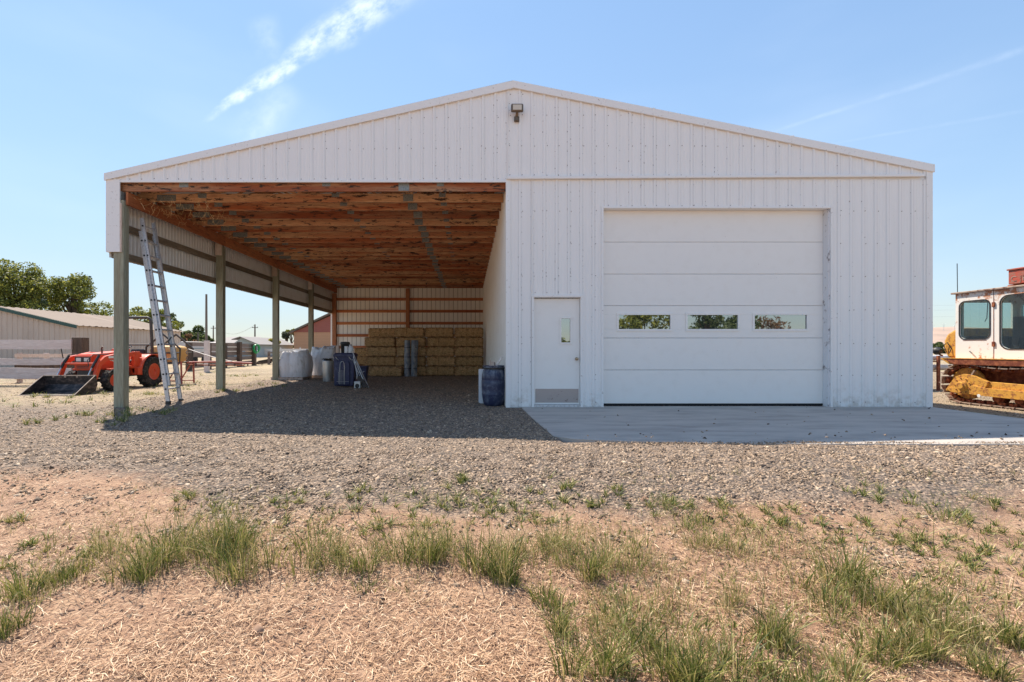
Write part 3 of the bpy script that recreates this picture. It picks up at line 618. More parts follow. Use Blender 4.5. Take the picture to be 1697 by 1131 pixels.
# ------------------------------------------------------------ hay bales
def bale_mesh(seed, L=1.24, Wd=.46, H=.398):
    mb = MB(); sv = Vector((seed*7.3, seed*3.1, seed*1.7))
    def f(p):
        q = Vector((p.x*L/2, p.y*Wd/2, p.z*H/2)); r = .065
        core = Vector((max(-L/2+r, min(L/2-r, q.x)), max(-Wd/2+r, min(Wd/2-r, q.y)), max(-H/2+r, min(H/2-r, q.z))))
        d = (q-core); q = core+(d.normalized()*r if d.length > 1e-6 else d)
        n = p.normalized(); k = noise.fractal(q*7+sv, 1., 2., 3)*.016+noise.noise(q*34+sv)*.009
        groove = -.014*sum(math.exp(-((q.x-g)/.018)**2) for g in (-.22, .22)) + .006*math.cos(q.x*2*math.pi/.105)
        return q+n*(k+groove)
    mb.cube(f, (52, 14, 16)); mb.k = 1
    for i in range(1700):
        s = random.random(); x = random.uniform(-L/2, L/2)*.90
        if s < .62: p = Vector((x, -Wd/2-.002, random.uniform(-H/2, H/2)*.74)); n = Vector((0, -1, 0))
        elif s < .8: p = Vector((x, random.uniform(-Wd/2, Wd/2)*.75, H/2+.001)); n = Vector((0, 0, 1))
        else: p = Vector((random.choice((-1, 1))*(L/2+.002), random.uniform(-Wd/2, Wd/2), random.uniform(-H/2, H/2)*.75)); n = Vector((math.copysign(1, p.x), 0, 0))
        d = Vector((random.gauss(0, 1), random.gauss(0, 1), random.gauss(0, .8))); d -= n*d.dot(n)*random.uniform(.55, 1.); d = d.normalized()*random.uniform(.015, .055)
        c = d.cross(n).normalized()*.0022
        mb.quad(p-d+c, p-d-c, p+d-c+n*.012, p+d+c+n*.012)
    o = mb.build('hay_bale', [M['hay'], M['haystrand']], smooth=70, merge=False, recalc=False); return o
protos = [bale_mesh(k) for k in range(3)]
for o in protos: COL.objects.unlink(o)
HY = 19.72; BH = .409; cols = [(604, 655, 4), (655, 705, 5), (705, 753, 5), (753, 801, 5)]
cn = ['leftmost', 'second', 'third', 'rightmost']
def bale(x0, x1, y, z, label, dz=0, rz=0):
    o = random.choice(protos).copy(); COL.objects.link(o); w_ = (x1-x0)
    o.scale = ((w_-.02)/1.24, 1, 1); o.location = ((x0+x1)/2, y+.23, z+.2025); o.rotation_euler = (random.choice((0, math.pi))*0, 0, rz+random.uniform(-.02, .02))
    tag(o, label, 'hay bale', 'hay bales stacked in the open bay'); return o
rn = {1: 'bottom', 2: 'second from the bottom', 3: 'third from the bottom', 4: 'fourth from the bottom', 5: 'top'}
for ci, (a, b, nr) in enumerate(cols):
    for r in range(nr):
        x0, x1 = (a-CX)/F*HY, (b-CX)/F*HY; j = random.uniform(-.09, .09)
        lab = rn[r+1] if not (nr == 4 and r == 3) else 'top'
        bale(x0+j*(0 if ci == 3 else .6), x1+j*.6*(0 if ci == 3 else 1), HY+random.uniform(-.07, .05), r*BH, f'hay bale, {lab} of the {cn[ci]} column of the hay stack')
x0, x1 = at(611, 0, 19.1)[0], at(666, 0, 19.1)[0]
bale(x0, x1, 19.12, 0, 'loose hay bale on the gravel in front of the stack left of the grey rolls')
x0, x1 = at(618, 0, 20.3)[0], at(656, 0, 20.3)[0]
for r in range(5): bale(x0-.2, x1, 20.23, r*BH, 'short hay bale set back on top behind the leftmost column' if r == 4 else f'hay bale {rn[r+1]} in the hidden row behind the leftmost column')
x0 = at(588, 0, 21.2)[0]; bale(x0, x0+1.2, 21.0, 0, 'hay bale at the back wall left of the stack, bottom one'); bale(x0, x0+1.2, 21.0, BH, 'hay bale at the back wall left of the stack, middle one'); bale(x0, x0+1.2, 21.02, 2*BH-.05, 'hay bale at the back wall left of the stack, seen above the blue cart')
# grey rolls leaning on the stack
for i, (px, tilt, lab) in enumerate(((674.7, .004, 'grey blue tarp roll standing against the hay, left one of the pair'), (685.3, -.006, 'grey blue tarp roll standing against the hay, right one with the loose flap'))):
    X = at(px, 0, 19.2)[0]; r = thing('tarp_roll', lab, 'tarp roll', (X, 19.24+.03*i, 0), 0, 'rolled tarps'); w = MB()
    def f(u, v, i=i, tilt=tilt):
        t = 2*math.pi*u; rr = .132+.012*math.sin(3*t+i)+.012*noise.noise(Vector((math.cos(t), math.sin(t)*1.5, v*5+i*3))); rr *= 1-.12*v*(i == 0)+.1*v*(i == 1)
        return (rr*math.cos(t)-tilt*3*(v), rr*math.sin(t)+.30*v*v*.5, v*1.50)
    w.grid(f, 24, 20); w.lathe([(.0, 1.49), (.11, 1.495)], 20, (-tilt*3, .15, 0)); w.build('roll', M['tarp'], r, smooth=60, local=True)
    w = MB()
    for z in (.32, .8, 1.2): w.lathe([(.139, -.01), (.142, 0), (.139, .01)], 20, (-tilt*3*z/1.5, .15*(z/1.5)**2, z))
    w.build('tie_band', M['black'], r, local=True)
    if i: MB().grid(lambda u, v: (.10+.06*u, .05-.05*u+.02*math.sin(v*9), 1.47-v*.42*(1-.3*u)), 4, 8).build('flap', M['tarp'], r, smooth=60, local=True)

# ------------------------------------------------------------ bulk bags on a pallet
pal = thing('wooden_pallet', 'low wooden pallet on the gravel under the front bulk bag', 'pallet', (at(484, 0, 16.9)[0], 16.9, 0), 0, 'pallets under the bulk bags')
for y in (-.45, 0, .45): MB().box(-.56, .56, y-.045, y+.045, .03, .12).build('stringer', M['paleblock'], pal, local=True)
w = MB()
for k in range(7):
    x = -.56+k*.17; MB().box(x, x+.1, -.52, .52, .1205, .14).build('deck_board', M['paleblock'], pal, local=True)
for k in (-.56, -.05, .46): MB().box(k, k+.1, -.5, .5, .005, .0295).build('deck_board', M['paleblock'], pal, local=True)
pal2 = copy_tree(pal); pal2.location = (at(520, 0, 17.5)[0]+.35, 18.0, 0); pal2['label'] = 'wooden pallet on the gravel under the rear bulk bag'
def bulkbag(loc, sx, sy, H, seed, label, lean=0., slump=.12):
    t = thing('bulk_bag', label, 'bulk bag', loc, 0, 'white bulk bags'); sv = Vector((seed*5.1, seed*2.2, 0)); w = MB()
    def f(p):
        r = 1/max(abs(p.x), abs(p.y), 1e-6) if False else 1
        v = (p.z+1)/2; e = 3.2
        nrm = (abs(p.x)**e+abs(p.y)**e)**(1/e) or 1; m = max(abs(p.x), abs(p.y)) or 1
        x, y = p.x/nrm*m, p.y/nrm*m
        a = math.atan2(y, x); bul = 1+.10*math.sin(math.pi*min(1, v*1.1))+.075*abs(math.cos(a*3.5+seed))*(.5+.5*v)-.03-.22*max(0, v-.8)*2
        n = noise.fractal(Vector((x*1.6, y*1.6, v*2.3))+sv, 1., 2., 4)
        z = v*H*(1-slump*(x*.8 if abs(x) else 0)*v)+.11*n*v*v*(1 if v > .85 else .3)
        if p.z > .99: z += .10*noise.noise(Vector((x*2.4, y*2.4, seed)))-.07*(1-m)+.04*abs(noise.noise(Vector((x*6, y*6, seed))))
        k = bul*(1+.035*n); return Vector((x*sx/2*k+lean*v*v, y*sy/2*k, z))
    w.cube(f, (26, 26, 26)); w.build('bag_body', M['bag'], t, smooth=70, local=True, merge=True)
    w = MB(); a = random.uniform(0, 1)
    def g(u, v):
        t_ = 2*math.pi*u; r = .13*(1-v*.3)*(1+.35*noise.noise(Vector((math.cos(t_)*2, math.sin(t_)*2, v*3+seed)))); r += .09*v*v*v
        return (lean+.06+r*math.cos(t_)*1.4+.08*v, r*math.sin(t_), H*.93+v*.17)
    w.grid(g, 22, 6); w.build('spout', M['bag'], t, smooth=70, local=True)
    for sx_, sy_ in ((-1, -1), (1, -1), (1, 1), (-1, 1)):
        c = Vector((sx_*sx*.40+lean, sy_*sy*.40, H*.93)); MB().tube([c+Vector((0, 0, -.22)), c+Vector((.0, 0, .06)), c+Vector((-sx_*.06, -sy_*.03, .13)), c+Vector((-sx_*.14, -sy_*.05, .05)), c+Vector((-sx_*.16, -sy_*.05, -.03))], .013, 5).build('lifting_loop', M['bag'], t, local=True)
    return t
bulkbag((at(490, 0, 16.9)[0], 16.9, .14), 1.02, .95, .84, 1., 'white bulk bag, the front one beside the wooden post', 0., -.06)
bulkbag((at(520, 0, 17.5)[0]+.25, 18.0, .14), .95, .95, 1.0, 2.7, 'white bulk bag, the rear one behind the galvanised can', .04, -.06)

# ------------------------------------------------------------ galvanised can
X = at(542, 0, 16.1)[0]; tc = thing('trash_can', 'galvanised steel can heaped with black scraps beside the bulk bags', 'trash can', (X, 16.2, 0)); w = MB()
n = 48; prof = [(.165, .0), (.165, .012), (.168, .03), (.185, .35), (.196, .70), (.205, .705), (.207, .72), (.20, .73), (.19, .72), (.18, .70), (.16, .1), (.0, .09)]
w.lathe(prof, n); w.v = [(x*(1+.02*math.sin(12*math.atan2(y, x))*(0 if z < .06 or z > .68 else 1)), y*(1+.02*math.sin(12*math.atan2(y, x))*(0 if z < .06 or z > .68 else 1)), z) for x, y, z in w.v]
w.build('can_body', M['galv'], tc, smooth=50, local=True)
for s in (-1, 1): MB().tube([(s*.195, -.05, .55), (s*.235, -.045, .53), (s*.235, .045, .53), (s*.195, .05, .55)], .008, 6).build('handle', M['galv'], tc, local=True)
heap = thing('scrap_heap', 'black rubbery scraps heaped in the top of the galvanised can', 'scraps', (X, 16.2, .62)); w = MB()
w.cube(lambda p: (lambda q: Vector((q.x*.17*(1+.25*noise.noise(q*4)), q.y*.17*(1+.25*noise.noise(q*5)), .07+q.z*.10*(1+.5*noise.noise(q*3+Vector((3, 0, 0)))))))(p.normalized()), (9, 9, 9)); w.build('scrap_mass', M['black'], heap, smooth=30, local=True)
w = MB()
for k in range(9):
    a = random.uniform(0, 6.28); c = Vector((math.cos(a)*.08, math.sin(a)*.08, .13)); w.tube([c, c+Vector((math.cos(a)*.06, math.sin(a)*.06, .05)), c+Vector((math.cos(a)*.12, math.sin(a)*.12, .02))], .014, 6)
w.build('hose_scrap', M['rubber'], heap, local=True)

# ------------------------------------------------------------ blue upright cart with things on top
bc = thing('utility_cart', 'dark blue plastic cart standing upright with a wire rack on its face', 'cart', (at(571, 0, 14.0)[0], 14.0, 0)); 
w = MB(); w.prism([(-.31, .02), (.24, .02), (.27, .1), (.31, .80), (.31, 1.02), (-.31, 1.02), (-.33, .80)], -.02, .30, 'y'); w.build('cart_body', M['navy'], bc, bevel=.03, local=True)
w = MB(); w.box(-.325, .325, -.065, .31, .90, .98); w.build('rim', M['navy'], bc, bevel=.012, local=True)
w = MB(); w.prism([(-.25, .06), (.14, .06), (.17, .12), (.17, .70), (.12, .78), (-.22, .78), (-.27, .70), (-.27, .12)], -.07, -.02, 'y'); w.build('front_panel', M['navy'], bc, bevel=.018, local=True)
w = MB(); r = .008
w.tube([(-.12, -.085, .08), (-.12, -.085, .55), (-.11, -.085, .70), (-.07, -.085, .76), (-.02, -.085, .76), (.01, -.085, .70), (.02, -.085, .55), (.02, -.085, .08)], r, 6)
w.tube([(-.08, -.085, .08), (-.08, -.085, .5), (-.02, -.085, .5), (-.02, -.085, .08)], r*.7, 6)
w.tube([(-.22, -.085, .16), (.15, -.085, .16)], r*.6, 6); w.tube([(-.16, -.085, .45), (-.16, -.085, .10)], r*.6, 6)
w.build('wire_rack', M['galv'], bc, local=True)
for s in (-.2, .2):
    w = MB(); w.tube([(s-.05, -.07, .90), (s, -.09, .84), (s+.04, -.08, .80)], .009, 6); w.build('latch', M['galv'], bc, local=True)
for s in (-1, 1): MB().lathe([(.0, -.025), (.07, -.025), (.085, -.01), (.085, .01), (.07, .025), (0, .025)], 18, (s*.30, .26, .085), 'x').build('wheel', M['rubber'], bc, local=True, smooth=40)
bx = bc.location.x
o = MB().lathe([(.115, 0), (.12, .02), (.14, .26), (.148, .27), (.145, .30), (.13, .33), (.0, .34)], 24).build('black_bucket', M['black'], smooth=40); o.location = (bx-.02, 14.14, 1.02); tag(o, 'black lidded bucket standing on top of the dark blue cart', 'bucket')
for dx, ww, h, lab, nm in ((-.20, .085, .22, 'narrow cream box at the left end on the dark blue cart', 'cream_box'), (.06, .09, .20, 'grey white box in front of the black bucket on the blue cart', 'pale_box')):
    w = MB().box(-ww/2, ww/2, -.06, .06, 0, h); w.box(-ww/2+.01, ww/2-.01, -.064, -.0605, h*.2, h*.8); o = w.build(nm, M['whitecan'] if dx > 0 else M['paleblock'], bevel=.006); o.location = (bx+dx, 13.99, 1.02); tag(o, lab, 'box')
jug = thing('white_jug', 'white plastic jug right of the black bucket on the blue cart', 'jug', (bx+.19, 14.0, 1.02))
MB().lathe([(.075, 0), (.08, .01), (.08, .15), (.06, .19), (.028, .21), (.028, .225)], 20).build('jug_body', M['whitecan'], jug, smooth=40, local=True); MB().lathe([(.03, .2255), (.03, .25), (.0, .252)], 16).build('cap', M['navy'], jug, local=True)
# poles leaning on the cart
for i, (a, b, r, lab) in enumerate((((579, 572, 14.05), (611, 637, 13.6), .014, 'long metal pole leaning on the blue cart, the outer one'), ((584, 588, 14.0), (608, 640, 13.5), .016, 'metal pole leaning on the blue cart, the lower inner one'), ((577, 578, 14.1), (604, 634, 13.7), .009, 'thin pale rod leaning behind the two metal poles'))):
    p = Vector(at(*a)); q = Vector(at(*b)); q.z = .012; tag(MB().tube([p, p.lerp(q, .5), q], r, 8).build('metal_pole', M['galv'], smooth=40), lab, 'pole', 'poles leaning on the blue cart')
p = at(583, 630, 13.6); sh = thing('shovel', 'dark shovel with a bent handle leaning right of the blue cart', 'shovel', (p[0]+.1, 13.6, 0))
a = Vector(at(589, 606, 13.8)); b = Vector(at(592, 622, 13.7)); c = Vector(at(604, 639, 13.4)); c.z = .03
MB().tube([Vector(at(586, 590, 13.9)), a, b, Vector(at(591, 628, 13.65))], .013, 6).build('handle', M['alu'], sh)
w = MB(); w.add([b+Vector((-.05, 0, -.05)), b+Vector((.09, 0, -.02)), c+Vector((.12, 0, .03)), c+Vector((-.05, .02, -.01)), b+Vector((-.05, .02, -.05)), b+Vector((.09, .02, -.02)), c+Vector((.12, .02, .03)), c+Vector((-.05, .04, -.01))], [(0, 1, 2, 3), (7, 6, 5, 4), (0, 4, 5, 1), (1, 5, 6, 2), (2, 6, 7, 3), (3, 7, 4, 0)]); w.build('blade', M['tractor_dark'], sh, bevel=.008)
X, _, _ = at(593, 0, 13.5); wn = thing('trap_box', 'small grey metal box with a round dark opening on the gravel by the blue cart', 'box', (X, 13.5, 0))
MB().box(-.09, .09, -.08, .1, 0, .20).build('case', M['galv'], wn, bevel=.01, local=True); MB().lathe([(.0, -.094), (.055, -.094), (.065, -.082), (.065, -.0805)], 20, (0, 0, .07), 'y').build('opening_ring', M['black'], wn, local=True, smooth=40); MB().box(-.088, .088, -.088, -.0805, .145, .16).build('hasp', M['alu'], wn, local=True)
X, _, _ = at(599, 0, 16.2); cr = thing('blue_tub', 'dark purple blue tub behind the leaning poles', 'tub', (X, 16.3, 0))
w = MB(); w.prism([(-.13, 0), (.15, 0), (.2, .5), (-.19, .5)], -.18, .18, 'y'); w.build('tub_body', M['navy'], cr, bevel=.02, local=True); MB().box(-.215, .225, -.205, .205, .5005, .545).build('rim', M['navy'], cr, bevel=.01, local=True)
MB().tube([(-.12, -.2, .36), (-.06, -.235, .33), (.06, -.235, .33), (.12, -.2, .36)], .01, 6).build('handle', M['whitecan'], cr, local=True)

# ------------------------------------------------------------ blue barrel
BX, BY = at(819.5, 0, 9.4)[0]-.01, 9.47; br = thing('plastic_barrel', 'weathered dark blue plastic barrel at the corner of the open bay', 'barrel', (BX, BY, 0))
w = MB(); w.lathe([(.0, .0), (.19, .0), (.205, .015), (.225, .10), (.243, .22), (.245, .235), (.240, .245), (.250, .36), (.250, .50), (.243, .515), (.248, .53), (.240, .62), (.222, .70), (.208, .725), (.208, .735), (.222, .74), (.226, .752), (.222, .764), (.205, .768), (.205, .785), (.215, .79), (.215, .805), (.19, .81), (.188, .70), (.0, .69)], 40); w.build('barrel_body', M['barrel'], br, smooth=50, local=True)
w = MB(); w.lathe([(.224, .735), (.234, .742), (.234, .76), (.224, .767)], 40, cap=False); w.build('rim_band', M['black'], br, smooth=40, local=True)
def scrap(nm, p, q, w1, h1, mt, lab, cat='scrap'): tag(MB().beam(p, q, w1, h1).build(nm, mt, bevel=.004), lab, cat, 'scrap sticking out of the barrel')
scrap('metal_offcut', (BX-.02, BY, .70), (BX+.17, BY-.03, .99), .045, .04, M['alu'], 'grey metal channel offcut slanting out of the blue barrel')
scrap('wood_scrap', (BX-.10, BY-.06, .70), (BX-.07, BY-.08, .93), .03, .02, M['paleblock'], 'thin upright wood sliver at the left in the blue barrel')
scrap('wood_scrap', (BX-.03, BY-.05, .70), (BX-.03, BY-.04, .88), .09, .03, M['paleblock'], 'wide pale wood piece in the middle of the blue barrel')
scrap('wood_scrap', (BX+.03, BY-.06, .70), (BX+.01, BY-.06, .87), .03, .03, M['corral'], 'short grey stick beside the metal offcut in the blue barrel')
o = MB().box(.19, .22, 9.62, 9.64, .0, .70).build('white_board', M['whitecan'], bevel=.003); bpy.data.objects.remove(o)
o = MB(); o.box(.205, .52, 9.735, 9.755, .02, .72); o.prism([(.205, .02), (.52, .02), (.52, .0), (.25, .0)], 9.735, 9.755, 'y'); tag(o.build('white_board', M['whitecan'], bevel=.003), 'thin white panel standing on edge behind the blue barrel', 'panel')
# ------------------------------------------------------------ compact tractor with loader, facing the camera
TX = -10.22; TG = float(gz(-10.2, 13))
tr = thing('loader_tractor', 'small orange red tractor with a black front loader bucket behind the first post', 'tractor', (TX, 13.2, TG))
def B(*a): return MB().box(*a)
w = MB(); w.prism([(-.86, .98), (-.80, 1.02), (.42, 1.10), (.42, .62), (-.86, .56)], -.22, .22, 'x'); w.build('hood', M['tractor'], tr, bevel=.035, local=True)
w = MB().box(-.225, .225, -.90, -.8605, .60, .97); gr = w.build('grille', M['tractor'], tr, bevel=.012, local=True)
B(-.205, .205, -.908, -.9005, .80, .935).build('lamp_bezel', M['black'], gr, local=True)
for s in (-1, 1): B(s*.105-.065, s*.105+.065, -.914, -.9085, .82, .915).build('headlight', M['lamp'], tr, bevel=.008, local=True)
for z in (.64, .68, .72): B(-.16, .16, -.906, -.9005, z, z+.018).build('grille_slot', M['black'], gr, local=True)
B(-.05, .10, -.9065, -.9005, .752, .785).build('badge', M['whitecan'], gr, local=True)
B(-.20, .20, -.86, .40, .36, .60).build('engine', M['tractor_dark'], tr, bevel=.03, local=True)
B(-.19, .19, .40, 1.25, .34, .66).build('transmission', M['tractor_dark'], tr, bevel=.03, local=True)
B(-.42, .42, .42, .80, .42, .47).build('floor_plate', M['tractor'], tr, bevel=.01, local=True)
B(-.24, .24, .38, .50, .62, 1.16).build('dashboard', M['tractor'], tr, bevel=.03, local=True)
B(-.17, .17, -.80, -.78, .3, .6).build('front_axle_bracket', M['tractor_dark'], tr, local=True)
MB().tube([(-.42, -.52, .30), (.42, -.52, .30)], .05, 10).build('front_axle', M['tractor_dark'], tr, local=True)
MB().tube([(-.42, .93, .47), (.42, .93, .47)], .07, 10).build('rear_axle', M['tractor_dark'], tr, local=True)
sw = MB(); sw.tube([(.17*math.cos(a), .60+.16*math.sin(a), 1.20+.05*math.sin(a)) for a in np.linspace(0, 6.283, 21)], .012, 6); sw.tube([(0, .48, 1.1), (0, .60, 1.20)], .014, 6); sw.tube([(-.16, .6, 1.2), (.16, .6, 1.2)], .008, 6); sw.build('steering_wheel', M['black'], tr, local=True, smooth=40)
st = B(-.21, .21, .80, 1.16, .72, .82).build('seat', M['black'], tr, bevel=.03, local=True); B(-.21, .21, 1.12, 1.20, .78, 1.14).build('seat_back', M['black'], st, bevel=.03, local=True)
def wheel(nm, c, R_, wd, rr, lugs):
    e = bpy.data.objects.new(nm, None); COL.objects.link(e); e.parent = tr; e.location = c
    w = MB(); h = wd/2; w.lathe([(rr, -h*.8), (R_*.86, -h), (R_*.95, -h*.85), (R_*.965, -h*.4), (R_*.965, h*.4), (R_*.95, h*.85), (R_*.86, h), (rr, h*.8)], 40, axis='x', cap=False)
    for k in range(lugs):
        for s in (-1, 1):
            a = 2*math.pi*(k+(.5 if s > 0 else 0))/lugs; a2 = a+.16
            p = [(s*h*1.0, math.cos(a2)*R_*.93, math.sin(a2)*R_*.93), (s*.01, math.cos(a)*R_*.985, math.sin(a)*R_*.985)]; w.beam(p[0], p[1], .05, R_*.075, (0, math.cos(a), math.sin(a)))
            w.beam((s*h*1.0, math.cos(a2)*R_*.93, math.sin(a2)*R_*.93), (s*h*1.0, math.cos(a2+.03)*R_*.78, math.sin(a2+.03)*R_*.78), .03, .02, (1, 0, 0))
    w.build('tyre', M['rubber'], e, local=True, smooth=35)
    w = MB(); q = .62*h; w.lathe([(.0, q), (rr*.3, q), (rr*.34, q+.02), (rr*.75, q+.01), (rr*.88, h*.75), (rr*1.02, h*.86), (rr*1.02, -h*.86), (rr*.88, -h*.7), (rr*.7, -q), (0, -q)], 32, axis='x')
    for k in range(6): a = k*math.pi/3; w.lathe([(.014, -.01), (.014, .012), (0, .013)], 6, (q+.015, rr*.52*math.cos(a), rr*.52*math.sin(a)), 'x'); w.lathe([(.014, .01), (.014, -.012), (0, -.013)], 6, (-q, rr*.52*math.cos(a), rr*.52*math.sin(a)), 'x')
    w.build('rim', M['tractor'], e, local=True, smooth=35)
for s in (-1, 1): wheel('front_wheel', (s*.48, -.52, .30), .30, .19, .165, 16); wheel('rear_wheel', (s*.54, .93, .465), .465, .27, .245, 16)
for s in (-1, 1):
    w = MB(); N = 14; pts = [(.93+.53*math.cos(a), .465+.53*math.sin(a)) for a in np.linspace(math.radians(12), math.radians(188), N)]
    ins = [(.93+.50*math.cos(a), .465+.50*math.sin(a)) for a in np.linspace(math.radians(12), math.radians(188), N)]
    w.prism(pts+[(.37, .36), (.40, .36)]+ins[::-1], s*.30, s*.64, 'x') if False else w.grid(lambda u, v: (s*(.28+.36*v), .93+(.53-.02*(v > .9))*math.cos(math.radians(12+176*u)), .465+.53*math.sin(math.radians(12+176*u))), 16, 4)
    w.add([(s*.28, .93, .465)]+[(s*.28, .93+.53*math.cos(a), .465+.53*math.sin(a)) for a in np.linspace(math.radians(12), math.radians(188), N)], [(0, k, k+1) for k in range(1, N)])
    o = w.build('fender', M['tractor'], tr, local=True, smooth=40); so = o.modifiers.new('solid', 'SOLIDIFY'); so.thickness = .018
    MB().box(s*.42, s*.62, .30, .44, .40, .62).build('step_panel', M['tractor'], o, local=True, bevel=.02)
w = MB(); w.tube([(-.40, 1.22, .55), (-.40, 1.20, 1.35), (-.385, 1.17, 2.0), (-.36, 1.165, 2.08), (-.29, 1.16, 2.12), (.29, 1.16, 2.12), (.36, 1.165, 2.08), (.385, 1.17, 2.0), (.40, 1.20, 1.35), (.40, 1.22, .55)], .043, 10); w.build('roll_bar', M['tractor_dark'], tr, local=True, smooth=50)
MB().tube([(-.4, 1.2, 1.28), (.4, 1.2, 1.28)], .025, 8).build('roll_bar_brace', M['tractor_dark'], tr, local=True)
MB().tube([(.12, -.4, 1.0), (.12, -.42, 1.16), (.16, -.44, 1.22)], .022, 8).build('exhaust_pipe', M['tractor_dark'], tr, local=True)
for s in (-1, 1):      # loader arms
    x = s*.46; a = MB(); pts = [(.62, 1.03), (-.10, 1.07), (-.75, .96), (-.98, .80), (-1.18, .30), (-1.20, .16), (-1.09, .16), (-1.06, .28), (-.88, .72), (-.70, .83), (-.10, .95), (.62, .90)]
    a.prism(pts, x-.035, x+.035, 'x'); ar = a.build('loader_arm', M['tractor'], tr, bevel=.008, local=True)
    MB().box(x-.05, x+.05, .30, .52, .45, 1.08).build('loader_tower', M['tractor'], tr, bevel=.01, local=True)
    MB().box(x-.06, x+.06, -.62, -.10, .56, .62).build('side_frame', M['tractor'], tr, bevel=.01, local=True)
    MB().tube([(x, .34, .60), (x, -.28, .78)], .034, 10).build('lift_cylinder', M['tractor'], ar, local=True, smooth=40); MB().tube([(x, -.28, .78), (x, -.62, .87)], .016, 8).build('cylinder_rod', M['galv'], ar, local=True, smooth=40)
    MB().tube([(x-s*.06, -.86, .98), (x-s*.06, -1.10, .66)], .032, 10).build('bucket_cylinder', M['black'], ar, local=True, smooth=40); MB().tube([(x-s*.06, -1.10, .66), (x-s*.06, -1.24, .42)], .016, 8).build('cylinder_rod', M['galv'], ar, local=True, smooth=40)
    MB().tube([(x-s*.08, -.5, 1.0), (x-s*.14, -.95, 1.01), (x-s*.16, -1.12, .86), (x-s*.1, -1.14, .70)], .010, 6).build('hydraulic_hose', M['black'], ar, local=True, smooth=40)
    MB().box(x+s*.0355, x+s*.037, -.66, -.40, .90, .96).build('white_decal', M['whitecan'], ar, local=True)
MB().tube([(-.43, -1.0, .76), (.43, -1.0, .76)], .03, 10).build('cross_tube', M['tractor'], tr, local=True, smooth=40)
MB().tube([(-.52, -.90, .9), (-.53, -.95, 1.16)], .012, 6).build('level_rod', M['black'], tr, local=True)
bk = bpy.data.objects.new('bucket', None); COL.objects.link(bk); bk.parent = tr; bk.location = (-.03, -1.25, .0)
prof = [(-.68, .02), (-.20, .0), (-.02, .08), (.04, .24), (.0, .46), (-.012, .46), (.025, .24), (-.03, .095), (-.205, .016), (-.68, .036)]
MB().prism(prof, -.66, .66, 'x').build('bucket_shell', M['bucket'], bk, local=True)
for s in (-1, 1): MB().prism([(-.66, .03), (-.20, .0), (-.02, .08), (.04, .24), (.0, .455), (-.05, .455)], s*.66, s*.672, 'x').build('bucket_side', M['bucket'], bk, local=True); MB().beam((s*.666, -.665, .03), (s*.666, -.05, .46), .022, .012, (0, -.55, 1)).build('side_edge', M['bucket_edge'], bk, local=True)
MB().box(-.675, .675, -.72, -.64, .014, .032).build('cutting_edge', M['bucket_edge'], bk, local=True, bevel=.003); MB().box(-.67, .67, -.03, .012, .455, .478).build('top_edge', M['bucket_edge'], bk, local=True, bevel=.003)
for x in (-.3, 0, .3): MB().box(x-.02, x+.02, -.16, -.14, .425, .455).build('bucket_lug', M['bucket_edge'], bk, local=True)
tr.rotation_euler.z = 0
# ------------------------------------------------------------ sprayer behind the tractor
red = mat('faded red boom', lambda t: dict(c=t.mix(t.noise(t.obj(), 8, 5), (.42, .05, .04), (.50, .20, .15))), rough=.6)
sp = thing('boom_sprayer', 'yellow tank sprayer with a long red boom behind the orange tractor', 'sprayer', (-9.75, 15.1, float(gz(-9.7, 15))))
w = MB(); w.cube(lambda p: (lambda q, m: Vector((q.x*.50*m, q.y*.30*m, .98+q.z*.27*m)))(p, 1/((abs(p.x)**5+abs(p.y)**5+abs(p.z)**5)**.2)), (10, 10, 10)); w.build('tank', M['yellowtank'], sp, smooth=60, local=True)
MB().lathe([(.10, 0), (.10, .04), (.0, .05)], 16, (.05, -.05, 1.22)).build('tank_lid', M['black'], sp, local=True)
for y in (-.34, .34):
    w = MB(); w.tube([(.02, y, 1.62), (.58, y, 1.15), (.56, y, .70), (-.5, y, .70), (-.5, y, 1.2), (.02, y, 1.62)], .03, 6); w.tube([(-.5, y, 1.0), (.58, y, 1.02)], .025, 6)
    w.build('black_frame', M['tractor_dark'], sp, local=True)
for y in (-.36, .3):
    w = MB(); w.beam((-.5, y, .68), (-.15, y, .1), .03, .03); w.beam((.55, y, .68), (.2, y, .1), .03, .03); w.beam((.62, y, .75), (.64, y, .02), .04, .04); w.beam((-.5, y, .1), (.66, y, .1), .03, .03)
    w.build('red_frame', red, sp, local=True)
MB().tube([(.6, 0, .70), (1.6, -.05, .73), (2.75, -.1, .68)], .03, 8).build('boom', red, sp, local=True, smooth=40)
MB().tube([(.6, .06, .62), (2.4, .1, .60)], .018, 8).build('boom', M['rust'], sp, local=True)
w = MB()
for k in range(5): x = .9+.42*k; w.tube([(x, -.02, .7), (x, -.03, .58)], .02, 6)
w.build('nozzle', M['black'], sp, local=True)
MB().tube([(.60, .05, 1.14), (1.1, 0, .98), (1.6, -.05, .84), (2.1, -.1, .74)], .014, 6).build('rope', M['whitep'], sp, local=True, smooth=60)
w = MB(); pts = [(.60+.03*math.cos(a*3), .03*math.sin(a*3), 1.14-.09*a) for a in np.linspace(0, 6, 24)]; w.tube(pts, .016, 6); w.build('hose', M['corral'], sp, local=True)

